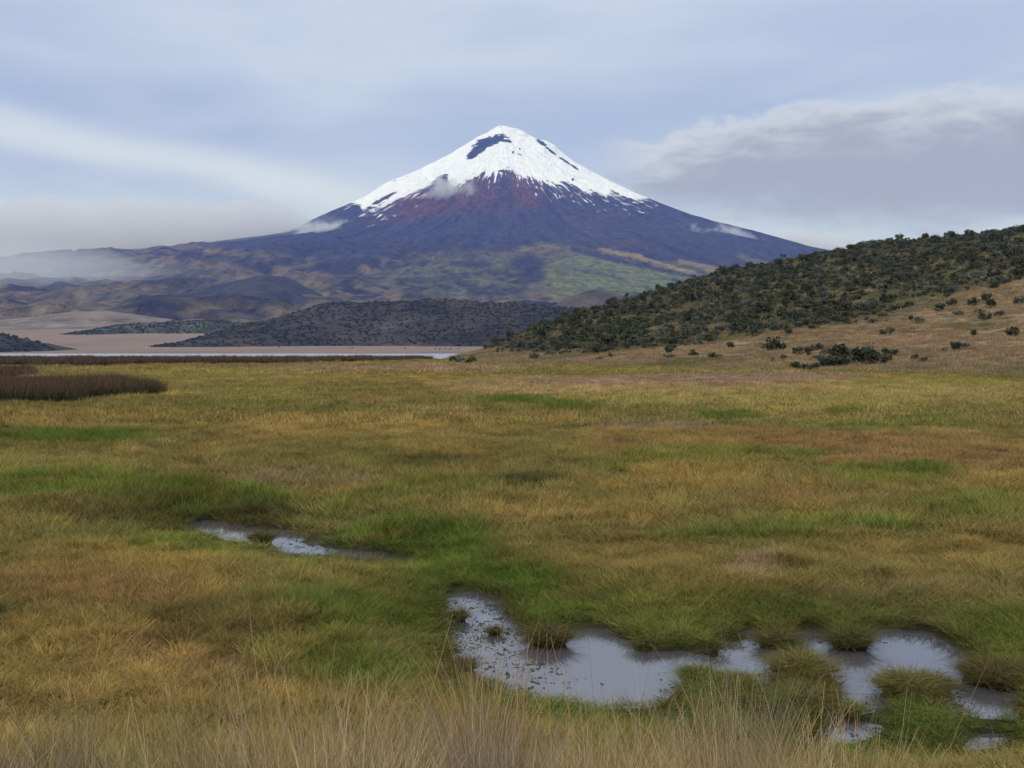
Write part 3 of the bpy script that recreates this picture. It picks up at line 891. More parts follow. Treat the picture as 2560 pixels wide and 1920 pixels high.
# ------------------------------------------------------------------ blades, clumps and scatter
def blades(n, rad, h, wdt, lean=0.35, curve=0.5, seg=3, clump=1.0, tipw=0.25, hvar=0.35, rg=rng):
    """n tapering bent blades rooted in a disc; returns verts, quads, bv, ht"""
    a = rg.uniform(0, 2 * math.pi, n); rr = rad * np.sqrt(rg.uniform(0, 1, n)) ** clump
    bx, by = rr * np.cos(a), rr * np.sin(a)
    la = a + rg.normal(0, 0.9, n)
    L = np.abs(rg.normal(lean, lean * 0.5, n))
    C = np.abs(rg.normal(curve, curve * 0.5, n))
    H = h * (1 - hvar * rg.uniform(0, 1, n) ** 1.0 + 0.12 * rg.normal(0, 1, n))
    H = np.maximum(H, h * 0.25)
    W = wdt * rg.uniform(0.7, 1.3, n)
    fa = rg.uniform(0, math.pi, n)
    ts = np.linspace(0, 1, seg + 1)
    V = np.zeros((n, seg + 1, 2, 3)); HT = np.zeros((n, seg + 1, 2))
    for i, tt in enumerate(ts):
        off = L * tt + C * tt * tt
        nz = H * (tt - 0.22 * C * tt * tt * tt)
        cx, cyy = bx + np.cos(la) * off * H, by + np.sin(la) * off * H
        ww = W * (1 - tt * (1 - tipw)) * 0.5
        for s, sg in ((0, -1), (1, 1)):
            V[:, i, s, 0] = cx + sg * np.cos(fa) * ww
            V[:, i, s, 1] = cyy + sg * np.sin(fa) * ww
            V[:, i, s, 2] = nz - 0.01
        HT[:, i] = tt
    base = (np.arange(n) * (seg + 1) * 2)[:, None, None]
    q = np.array([[2 * i, 2 * i + 1, 2 * i + 3, 2 * i + 2] for i in range(seg)])[None]
    Q = (base + q).reshape(-1, 4)
    bv = np.repeat(rg.uniform(0, 1, n), (seg + 1) * 2)
    return V.reshape(-1, 3), Q, bv, HT.reshape(-1)


def joinb(parts):
    vs, qs, bs, hs, o = [], [], [], [], 0
    for (v, q, b_, h_) in parts:
        vs.append(v); qs.append(q + o); bs.append(b_); hs.append(h_)
        o += len(v)
    return np.concatenate(vs), np.concatenate(qs), np.concatenate(bs), np.concatenate(hs)


def blade_mesh(name, data, m):
    v, q, b_, h_ = data
    me = mesh_from(name, v, q, False)
    set_attr(me, 'bv', b_); set_attr(me, 'ht', h_)
    me.materials.append(m)
    return me


def library(name, meshes):
    """objects that exist only to be scattered"""
    c = bpy.data.collections.new(name)
    for i, me in enumerate(meshes):
        c.objects.link(bpy.data.objects.new('%s_%02d' % (name, i), me))
    return c


def scatter(name, pts, rot, scl, idx, lib, col=None, label=None, cat=None):
    me = bpy.data.meshes.new(name)
    me.vertices.add(len(pts))
    me.vertices.foreach_set('co', np.ascontiguousarray(pts, np.float32).ravel())
    set_attr(me, 'rot', rot, 'FLOAT_VECTOR'); set_attr(me, 'scl', scl, 'FLOAT_VECTOR'); set_attr(me, 'idx', idx, 'INT')
    if col is not None:
        set_attr(me, 'icol', col, 'FLOAT_COLOR')
    o = link(name, me)
    ng = bpy.data.node_groups.new(name + '_nodes', 'GeometryNodeTree')
    ng.interface.new_socket('Geometry', in_out='INPUT', socket_type='NodeSocketGeometry')
    ng.interface.new_socket('Geometry', in_out='OUTPUT', socket_type='NodeSocketGeometry')
    N = ng.nodes
    gi, go = N.new('NodeGroupInput'), N.new('NodeGroupOutput')
    ci = N.new('GeometryNodeCollectionInfo')
    ci.inputs[0].default_value = lib
    ci.inputs[1].default_value = True
    ci.inputs[2].default_value = True
    iop = N.new('GeometryNodeInstanceOnPoints')
    iop.inputs['Pick Instance'].default_value = True

    def named(nm, ty):
        a = N.new('GeometryNodeInputNamedAttribute')
        a.data_type = ty
        a.inputs['Name'].default_value = nm
        return a.outputs[0]
    er = N.new('FunctionNodeEulerToRotation')
    ng.links.new(named('rot', 'FLOAT_VECTOR'), er.inputs[0])
    ng.links.new(gi.outputs[0], iop.inputs['Points'])
    ng.links.new(ci.outputs[0], iop.inputs['Instance'])
    ng.links.new(named('idx', 'INT'), iop.inputs['Instance Index'])
    ng.links.new(er.outputs[0], iop.inputs['Rotation'])
    ng.links.new(named('scl', 'FLOAT_VECTOR'), iop.inputs['Scale'])
    ng.links.new(iop.outputs[0], go.inputs[0])
    md = o.modifiers.new('scatter', 'NODES')
    md.node_group = ng
    tag(o, label, cat, kind='stuff')
    return o


def jitter_band(y0, y1, sp, half=0.60, pad=2.5):
    ys = np.arange(y0, y1, sp)
    xs = np.arange(-(half * y1 + pad), half * y1 + pad, sp)
    X, Y = np.meshgrid(xs, ys)
    X = X + rng.uniform(-.5, .5, X.shape) * sp; Y = Y + rng.uniform(-.5, .5, Y.shape) * sp
    k = np.abs(X) < half * Y + pad
    return X[k], Y[k]


lib_near = library('turf_near', [blade_mesh('turf_%d' % i, blades(52, 0.075, (0.15, 0.18, 0.21, 0.13, 0.25)[i], 0.0055, 0.28, 0.42, 3), M_grass) for i in range(5)])
lib_mid = library('turf_mid', [blade_mesh('turf_mid_%d' % i, blades(64, 0.19, (0.18, 0.22, 0.25, 0.29)[i], 0.010, 0.25, 0.36, 3), M_grass) for i in range(4)])
lib_far = library('turf_far', [blade_mesh('turf_far_%d' % i, blades(80, 0.50, (0.24, 0.29, 0.35)[i], 0.026, 0.25, 0.30, 2), M_grass) for i in range(3)])
lib_vfar = library('turf_vfar', [blade_mesh('turf_vfar_%d' % i, blades(90, 1.4, (0.30, 0.38, 0.46)[i], 0.075, 0.25, 0.25, 2), M_grass) for i in range(3)])

ALLG = []
for (y0, y1, sp, lib, nm, nv) in ((3.8, 16, 0.088, lib_near, 'meadow_grass', 5), (15.5, 40, 0.19, lib_mid, 'meadow_grass', 4), (39, 120, 0.52, lib_far, 'meadow_grass', 3), (118, 300, 1.3, lib_vfar, 'meadow_grass', 3)):
    x, y = jitter_band(y0, y1, sp)
    z = ground_z(x, y)
    sd = pool_sd(x, y)
    hz = hill_rbf(x, y)
    keep = (z > 0.03) & (hz < 0.6) & (lake_sd(x, y) > 3)
    if y1 > 300:
        keep &= np.abs(x) < 0.56 * y + 6
    cell = {3.8: 0.42, 15.5: 0.62, 39: 1.3, 118: 3.2}[y0]
    w1_, wid_, wox, woy = worley(x / cell, y / cell, 501)
    rough_ = ss(fbm(x / 6.0, y / 9.0, 3, 139), -0.35, 0.25)
    keep &= (w1_ < 0.62 + 0.5 * (1 - rough_) + 0.1 * rng.uniform(-1, 1, len(x)))
    x, y, z, sd = x[keep], y[keep], z[keep], sd[keep]
    w1_, wid_, wox, woy, rough_ = w1_[keep], wid_[keep], wox[keep], woy[keep], rough_[keep]
    c = meadow_col(x, y)
    dry = (c[:, 0] - c[:, 1])
    tuft = 0.6 * graded(x, y, 137) + rough_ * (1.15 * (0.42 - w1_) + 0.45 * (wid_ - 0.5))
    gh = 0.90 + 0.4 * fbm(x / 3.5, y / 3.5, 3, 131) + 0.75 * tuft + 0.12 * rng.normal(0, 1, len(x))
    c = c * (1 + 0.38 * tuft[:, None])
    gh = np.clip(gh, 0.40, 1.9) * np.where(dry < 0, 1.15, 0.9)
    gh = gh * 0.72 * (0.55 + 0.45 * ss(sd, 0.2, 1.3)) * np.where(np.minimum(np.minimum(pool_sd(x, y + 0.35), pool_sd(x, y + 0.8)), pool_sd(x, y + 1.3) + 0.1) < 0.0, 0.36, 1.0) * np.where((x > 1.8) & (y < 10.5), 0.7, 1.0)
    c = mixc(c, c[:, [0, 0, 2]] * np.array((1.12, 0.72, 0.9)), rough_ * ss(wid_, 0.72, 0.9) * 0.6)
    c = c * rng.normal(1, 0.13, (len(x), 1)) * rng.normal(1, 0.05, (len(x), 3))
    rot = np.stack([rng.normal(0, 0.10, len(x)) - 0.55 * woy * rough_, rng.normal(0.03, 0.10, len(x)) + 0.55 * wox * rough_, rng.uniform(0, 6.28, len(x))], 1)
    sxy = rng.uniform(0.85, 1.2, len(x))
    ALLG.append(scatter(nm, np.stack([x, y, z], 1), rot, np.stack([sxy, sxy, gh], 1), rng.integers(0, nv, len(x)), lib, np.clip(c, .004, 1),
                        ('short green and ochre grass around the pools', 'green and tan marsh grass beyond the pools', 'mottled meadow grass in the middle distance', 'far meadow grass running up to the reeds and hill foot')[len(ALLG)]))

# dry grass on the hillside
x = rng.uniform(-30, 230, 48000); y = rng.uniform(95, 480, 48000)
z = hill_z(x, y)
u_, v_ = seen_at(x, y, z)
k = (z > 0.35) & (u_ > 1100) & (u_ < 2750)
x, y, z = x[k], y[k], z[k]
c = np.broadcast_to(np.array((0.270, 0.185, 0.100)), (len(x), 3)) * (1 + 0.35 * fbm(x / 12, y / 20, 3, 133)[:, None]) * rng.normal(1, 0.15, (len(x), 1))
c = mixc(c, (0.13, 0.125, 0.05), ss(fbm(x / 25, y / 30, 3, 134), 0.0, 0.5) * 0.8)
hd_ = ss(bush_edge(u_[k]) + 12 * fbm(x / 16, y / 16, 3, 171) - v_[k], -6, 18)
c = mixc(c, (0.095, 0.095, 0.040), hd_ * (0.45 + 0.5 * ss(fbm(x / 10, y / 10, 3, 175), -0.2, 0.3)))
rot = np.stack([rng.normal(0, .1, len(x)), rng.normal(0, .1, len(x)), rng.uniform(0, 6.28, len(x))], 1)
scatter('hillside_grass', np.stack([x, y, z], 1), rot, np.stack([np.ones(len(x)) * .75] * 2 + [rng.uniform(.6, 1.3, len(x))], 1), rng.integers(0, 3, len(x)), lib_vfar, np.clip(c, .004, 1), 'dry tan bunch grass covering the hillside')

# tall straw grass on the bank at the camera
def tall(n, rad, h, stalks):
    p = [blades(n, rad, h, 0.0040, 0.15, 0.34, 4, 1.0, 0.3, 0.55)]
    if stalks:
        p.append(blades(stalks, rad * 0.8, h * 1.25, 0.0026, 0.30, 0.30, 5, 1.0, 0.5, 0.35))
    return joinb(p)


lib_tall = library('tall_grass', [blade_mesh('tall_%d' % i, tall((130, 120, 140, 100)[i], 0.15, (0.50, 0.45, 0.55, 0.40)[i], (1, 0, 1, 0)[i]), M_grass) for i in range(4)])
qx, qy = jitter_band(2.1, 6.2, 0.34, 0.60, 1.2)
qu, qv = seen_at(qx, qy, np.full(qx.shape, 1.7))
qn = fbm(qx / 0.9, qy / 0.9, 3, 141)
dens = np.interp(qu, [-300, 200, 330, 480, 700, 900, 1100, 1400, 1700, 1950, 2080, 2250, 2900], [3.9, 3.9, 3.5, 4.1, 4.3, 4.2, 4.0, 4.1, 4.2, 4.0, 3.0, 2.3, 2.1])
k = (qy < dens + 0.6 * qn) & (rng.uniform(0, 1, len(qx)) < 0.93)
qx, qy, qn = qx[k], qy[k], qn[k]
qh = np.clip(rng.normal(1.0, .20, len(qx)) + 0.25 * qn, .5, 1.22)
qc = np.broadcast_to(np.array((0.370, 0.275, 0.150)), (len(qx), 3)).copy()
qc = mixc(qc, (0.175, 0.165, 0.062), ss(fbm(qx / 1.1, qy / 1.1, 3, 142) + rng.normal(0, .2, len(qx)), 0.0, 0.4))
qc = mixc(qc, (0.330, 0.205, 0.080), ss(fbm(qx / 0.8, qy / 0.8, 3, 143) + rng.normal(0, .2, len(qx)), 0.1, 0.5) * 0.8)
qc = mixc(qc, (0.27, 0.215, 0.165), ss(rng.uniform(0, 1, len(qx)), 0.8, 0.95) * 0.8)
qc = qc * rng.normal(1, 0.16, (len(qx), 1))
PER = 7
an = rng.uniform(0, 6.28, (len(qx), PER)); ra = 0.15 * np.sqrt(rng.uniform(0, 1, (len(qx), PER)))
tx, ty = (qx[:, None] + ra * np.cos(an)).ravel(), (qy[:, None] + ra * np.sin(an)).ravel()
tz = ground_z(tx, ty)
tl = (ra * 1.6).ravel(); tan_ = an.ravel()
th = (qh[:, None] * (1.27 - 1.6 * ra) * rng.normal(1, .10, an.shape)).ravel()
tc_ = np.repeat(qc, PER, 0) * rng.normal(1, 0.10, (len(tx), 1))
scatter('straw_grass', np.stack([tx, ty, tz], 1), np.stack([rng.normal(0, .07, len(tx)) - tl * np.sin(tan_), rng.normal(0.05, .07, len(tx)) + tl * np.cos(tan_), rng.uniform(0, 6.28, len(tx))], 1),
        np.stack([np.full(len(tx), 0.7)] * 2 + [th], 1), rng.integers(0, 4, len(tx)), lib_tall, np.clip(tc_, .01, 1), 'tall straw-coloured tussock grass on the bank closest to the viewer')

# reeds
lib_reed = library('reed_clump', [blade_mesh('reed_%d' % i, blades(90, 0.55, (1.35, 1.5, 1.2)[i], 0.022, 0.07, 0.12, 3, 1.0, 0.4, 0.3), M_reed) for i in range(3)])
lib_belt = library('reed_belt', [blade_mesh('belt_%d' % i, blades(90, 1.9, (1.5, 1.7, 1.4)[i], 0.09, 0.06, 0.10, 2, 1.0, 0.4, 0.3), M_reed) for i in range(3)])


def reeds(name, x, y, lib, col, label, sc=1.0):
    z = ground_z(x, y)
    c = mixc(np.broadcast_to(np.array(col), (len(x), 3)) * rng.normal(1, .25, (len(x), 1)), (0.16, 0.125, 0.07), ss(rng.uniform(0, 1, len(x)), 0.82, 1.0) * 0.7)
    scatter(name, np.stack([x, y, z], 1), np.stack([rng.normal(0, .04, len(x)), rng.normal(0, .04, len(x)), rng.uniform(0, 6.28, len(x))], 1),
            np.stack([np.ones(len(x))] * 2 + [sc * np.clip(rng.normal(1, .16, len(x)) + 0.30 * fbm(x / 5, y / 5, 3, 150), .45, 1.5)], 1), rng.integers(0, 3, len(x)), lib, np.clip(c, .004, 1), label)


x = rng.uniform(-45, -15, 9000); y = rng.uniform(48, 82, 9000)
u_, v_ = seen_at(x, y, np.full(x.shape, 0.1))
nb_ = fbm(x / 3, y / 5, 3, 151)
k = (v_ + 6 * nb_ < np.interp(u_, [-200, 0, 160, 240, 380], [1024, 1018, 1014, 1004, 992])) & (v_ > 975 + 5 * nb_ + np.clip((u_ - 300) * 0.15, 0, 20)) & (u_ + 40 * nb_ < 390 - rng.exponential(28, len(u_)))
reeds('reed_bed', x[k], y[k], lib_reed, (0.046, 0.050, 0.030), 'dark reed bed with rusty tops standing in the meadow', 0.60)
x = rng.uniform(-130, -50, 5000); y = rng.uniform(88, 190, 5000)
u_, v_ = seen_at(x, y, np.full(x.shape, 0.1))
k = (v_ < 955) & (v_ > 930) & (u_ < 55 - np.abs(v_ - 937) * 1.5 + 12 * fbm(x / 6, y / 9, 2, 152)) & (u_ > -250)
reeds('reed_fringe', x[k], y[k], lib_belt, (0.085, 0.050, 0.036), 'small rust-brown reed patch at the edge behind the reed bed', 0.45)
x = rng.uniform(-330, 0, 30000); y = rng.uniform(165, 310, 30000)
u_, v_ = seen_at(x, y, np.full(x.shape, 0.1))
nb_ = fbm(x / 30, y / 60, 3, 153)
k = (v_ + 2.0 * nb_ < np.interp(u_, [-300, 0, 250, 330, 700, 780, 1000, 1105], [922, 918, 919, 914, 913, 909, 905, 899])) & (u_ < 1100 + 10 * nb_) & (u_ > -300) & (lake_sd(x, y) > -3)
reeds('reed_belt', x[k], y[k], lib_belt, (0.070, 0.040, 0.032), 'long rust-brown belt of reeds along the near lake shore', 0.72)

# scraps of dead plants floating on the pools
bx_, by_ = jitter_band(8.2, 21, 0.034, 0.50, 0)
sd = pool_sd(bx_, by_)
nb_ = fbm(bx_ / 0.9, by_ / 1.6, 4, 161)
nf = fbm(bx_ / 0.16, by_ / 0.22, 2, 162)
bu, bv_ = seen_at(bx_, by_, np.zeros(bx_.shape))
more = ss(np.hypot((bu - 1250) / 260, (bv_ - 1640) / 90), 1.2, 0.4) * 0.30 + ss(np.hypot((bu - 1250) / 130, (bv_ - 1590) / 30), 1.1, 0.5) * 0.5 - ss(np.hypot((bu - 1500) / 130, (bv_ - 1640) / 50), 1.2, 0.6) * 0.8 - ss(np.hypot((bu - 2140) / 60, (bv_ - 1690) / 60), 1.2, 0.6) * 0.8
k = (sd < 0.05) & (nb_ + 0.5 * nf + more + 0.35 * ss(sd, -0.6, 0.0) > 0.47 + 0.30 * rng.uniform(-1, 1, len(sd)))
bx_, by_ = bx_[k], by_[k]
scr = []
for i in range(4):
    n = 7
    an = np.sort(rng.uniform(0, 6.28, n)); r_ = rng.uniform(0.4, 1.0, n) * 0.03
    bm = bmesh.new()
    topv = [bm.verts.new((r_[j] * math.cos(an[j]) * 1.5, r_[j] * math.sin(an[j]), 0.006 + rng.uniform(0, 0.008))) for j in range(n)]
    botv = [bm.verts.new((r_[j] * math.cos(an[j]) * 1.5, r_[j] * math.sin(an[j]), -0.006)) for j in range(n)]
    bm.faces.new(topv)
    for j in range(n):
        bm.faces.new((botv[j], botv[(j + 1) % n], topv[(j + 1) % n], topv[j]))
    me = bpy.data.meshes.new('scrap_%d' % i)
    bm.to_mesh(me); bm.free()
    me.materials.append(M_bits)
    scr.append(me)
scatter('floating_debris', np.stack([bx_, by_, np.full(len(bx_), 0.003)], 1), np.stack([np.zeros(len(bx_)), np.zeros(len(bx_)), rng.uniform(0, 6.28, len(bx_))], 1),
        np.repeat(rng.lognormal(-1.75, 0.55, (len(bx_), 1)), 3, 1) * np.stack([rng.uniform(.6, 2.8, len(bx_)), rng.uniform(.4, 1.1, len(bx_)), np.full(len(bx_), .7)], 1), rng.integers(0, 4, len(bx_)), library('scraps', scr), None, 'dark scraps of dead plants floating on the pools')


# ------------------------------------------------------------------ single grass hummocks in and beside the pools
def hummock(u, v, wpx, label, h=1.0, dark=0.0):
    x, y = on_plane(u, v, 0.05)
    wid = wpx / 2690.0 * math.hypot(x, y)
    r = wid * 0.31
    root = bpy.data.objects.new('grass_hummock', None)
    COL.objects.link(root)
    root.location = (x, y, 0.0)
    root.empty_display_size = 0.1
    tag(root, label, 'grass hummock', 'grass hummocks of the marsh')
    bm = bmesh.new()
    bmesh.ops.create_icosphere(bm, subdivisions=3, radius=1.0)
    sd_ = random.randint(0, 999)
    for vv in bm.verts:
        k = 1 + 0.22 * float(perlin(vv.co.x * 2 + sd_, vv.co.y * 2 + vv.co.z, sd_))
        vv.co = Vector((vv.co.x * r * k, vv.co.y * r * k, vv.co.z * 0.085 * h * k + 0.01))
    for f_ in bm.faces:
        f_.smooth = True
    me = bpy.data.meshes.new('mound')
    bm.to_mesh(me); bm.free()
    link('mound', me, M_peat, root)
    h = h * 1.05
    n = int(np.clip(1500 * (wid / 0.45) ** 2, 600, 3200))
    vb, qb, bb, hb = blades(n, r * 1.06, 0.17 * h, 0.0055, 0.28, 0.95, 3)
    rr_ = np.hypot(vb[:, 0], vb[:, 1])
    lift = 0.075 * h * np.sqrt(np.clip(1 - (rr_ / (r * 1.05)) ** 2, 0, 1))
    vb[:, 2] += lift
    link('blades', blade_mesh('blades', (vb, qb, bb, hb), M_tuss_dark if dark else M_tuss), None, root)
    return root


M_tuss_dark = plant_mat('dark_tussock_blades', ramp=((0.080, 0.092, 0.028), (0.150, 0.110, 0.048)), instancer=False)
for (u, v, wpx, lb, h, dk) in (
        (1940, 1604, 105, 'round grass hummock between the two large pools, beside the far bank', 1.0, 1),
        (2000, 1676, 130, 'bright round grass hummock standing in the gap between the two large pools', 1.25, 0),
        (2016, 1745, 130, 'green grass hummock just in front of the hummock between the pools', 1.0, 0),
        (2125, 1606, 105, 'dark grass hummock jutting into the far side of the pool by the right edge', 1.15, 1),
        (2270, 1722, 150, 'wide olive grass hummock on the near side of the right-hand pool', 1.2, 0),
        (2345, 1712, 80, 'brownish grass hummock between the right-hand pool and its narrow side pool', 0.9, 1),
        (1748, 1690, 110, 'grass hummock at the right end of the large middle pool', 0.9, 0),
        (1840, 1712, 130, 'low grass hummock on the spit between the middle pool and the bank', 0.9, 0),
        (2486, 1692, 170, 'dark rounded hummock at the right edge above the narrow side pool', 1.1, 1),
        (1372, 1598, 120, 'grass tuft hanging over the far shore of the large middle pool', 1.1, 1),
        (1143, 1540, 55, 'small grass tuft at the left rim of the large middle pool', 0.9, 1),
        (1236, 1574, 34, 'tiny grass tuft alone in the water of the large middle pool', 0.6, 1),
        (654, 1350, 64, 'dark brown tuft in the middle of the narrow creek', 1.3, 1),
        (1150, 1662, 90, 'brown tuft at the near left corner of the large middle pool', 0.8, 1),
        (2120, 1772, 70, 'small green tuft in the narrow channel in front of the right-hand pool', 0.8, 0),
        (1286, 1212, 150, 'dark humped tussock alone in the open meadow beyond the pools', 1.6, 1),
        (2372, 1210, 110, 'dark green humped tussock in the meadow by the right edge', 1.5, 1),
        (630, 1282, 110, 'dark humped tussock just beyond the narrow creek', 1.5, 1)):
    hummock(u, v, wpx, lb, h, dk)


# ------------------------------------------------------------------ shrubs on the hillside
def shrub_data(seed, wdt=1.0, hgt=0.8, leaves=420, lobes=11, leaf=0.085):
    """leaf clumps on a branching frame: verts, quads, bv, ht (crown) and stems"""
    g = np.random.default_rng(seed)
    V, Q, B = [], [], []
    cen = []
    for i in range(lobes):
        a = g.uniform(0, 6.28); r = 0.42 * math.sqrt(g.uniform(0, 1))
        top = hgt * (1 - 1.5 * r * r)
        cen.append((r * math.cos(a) * wdt, r * math.sin(a) * wdt, g.uniform(0.35, 0.95) * top, g.uniform(0.13, 0.24)))
    per = leaves // lobes
    o = 0
    for (cx, cy_, cz, cr) in cen:
        shade = g.uniform(0, 1)
        p = g.normal(0, 1, (per, 3)); p /= np.linalg.norm(p, axis=1)[:, None]
        p *= cr * g.uniform(0.55, 1.12, (per, 1)) * np.array((1, 1, 0.85))
        p += (cx, cy_, cz)
        t1 = g.normal(0, 1, (per, 3)); t1 /= np.linalg.norm(t1, axis=1)[:, None]
        t2 = np.cross(t1, g.normal(0, 1, (per, 3))); t2 /= np.linalg.norm(t2, axis=1)[:, None]
        s = leaf * g.uniform(0.5, 1.2, (per, 1))
        q = np.stack([p - t1 * s, p + t2 * s * .55, p + t1 * s, p - t2 * s * .55], 1)
        V.append(q.reshape(-1, 3)); Q.append(o + np.arange(per * 4).reshape(-1, 4)); o += per * 4
        B.append(np.repeat(np.clip(shade * 0.6 + g.uniform(0, .4, per), 0, 1), 4))
    V, Q, B = np.concatenate(V), np.concatenate(Q), np.concatenate(B)
    # stems: thin four-sided tapering limbs from the root to each lobe
    SV, SQ, so = [], [], 0
    for (cx, cy_, cz, cr) in cen:
        pts = [np.array((g.normal(0, .03), g.normal(0, .03), -0.08)), np.array((cx * .4, cy_ * .4, cz * .45)), np.array((cx, cy_, cz))]
        for j, pp in enumerate(pts):
            rd = (0.022, 0.014, 0.006)[j]
            for k_ in range(4):
                SV.append(pp + rd * np.array((math.cos(k_ * 1.57), math.sin(k_ * 1.57), 0)))
        for j in range(2):
            for k_ in range(4):
                SQ.append((so + j * 4 + k_, so + j * 4 + (k_ + 1) % 4, so + (j + 1) * 4 + (k_ + 1) % 4, so + (j + 1) * 4 + k_))
        so += 12
    return (V, Q, B, np.clip(V[:, 2] / hgt, 0, 1)), (np.array(SV), np.array(SQ))


def shrub_meshes(seed, leafm, **kw):
    cr, (sv, sq) = shrub_data(seed, **kw)
    crown = blade_mesh('crown', cr, leafm)
    stem = mesh_from('stems', sv, sq)
    stem.materials.append(M_wood)
    # the same as one mesh, for shrubs too small to show their parts
    n = len(cr[0])
    one = mesh_from('shrub', np.concatenate([cr[0], sv]), np.concatenate([cr[1], sq + n]), False)
    set_attr(one, 'bv', np.concatenate([cr[2], np.full(len(sv), .5)])); set_attr(one, 'ht', np.concatenate([cr[3], np.zeros(len(sv))]))
    one.materials.append(leafm); one.materials.append(M_wood)
    mi = np.zeros(len(one.polygons), np.int32); mi[len(cr[1]):] = 1
    one.polygons.foreach_set('material_index', mi)
    return crown, stem, one


KINDS = [shrub_meshes(300 + i, M_leaf, wdt=(1, 1.15, .85, 1, 1.2)[i], hgt=(.75, .6, .95, .8, .55)[i]) for i in range(5)]
KINDS += [shrub_meshes(320 + i, M_leaf_grey, wdt=(1.1, 1, 1.2)[i], hgt=(.55, .7, .45)[i], leaf=.075) for i in range(3)]
KINDS += [shrub_meshes(360 + i, M_leaf_brown, wdt=(1.1, .9)[i], hgt=(.5, .65)[i], leaf=.07) for i in range(2)]
KINDS += [shrub_meshes(340, M_leaf, wdt=.7, hgt=1.25, leaves=220, lobes=6, leaf=.06), shrub_meshes(341, M_wood, wdt=.8, hgt=1.2, leaves=44, lobes=5, leaf=.07)]


def hill_point(u, v):
    """where the sight line through (u, v) meets the hillside"""
    a, b_, c = ray(u, v)
    ts = np.arange(95.0, 560.0, 0.8)
    h = hill_z(a * ts, b_ * ts) - (CAM_Z + c * ts)
    hit = np.nonzero(h > 0)[0]
    if not len(hit):
        return None
    t = ts[hit[0]]
    return a * t, b_ * t


def put_shrub(x, y, size, kind, label, group, parts=False, z=None):
    z = float(hill_z(np.array([x]), np.array([y]))[0]) if z is None else z
    crown, stem, one = KINDS[kind]
    rz = random.uniform(0, 6.28)
    if parts:
        r_ = bpy.data.objects.new('shrub', None)
        COL.objects.link(r_)
        link('crown', crown, (), r_); link('stems', stem, (), r_)
    else:
        r_ = link('shrub', one)
    r_.location = (x, y, z - 0.04 * size)
    r_.rotation_euler = (random.gauss(0, .06), random.gauss(0, .06), rz)
    s = size
    r_.scale = (s * random.uniform(.9, 1.15), s * random.uniform(.9, 1.15), s * random.uniform(.85, 1.15))
    if 'thicket' in label:
        r_.scale[2] *= 0.75
    tag(r_, label, 'shrub', group)
    return r_


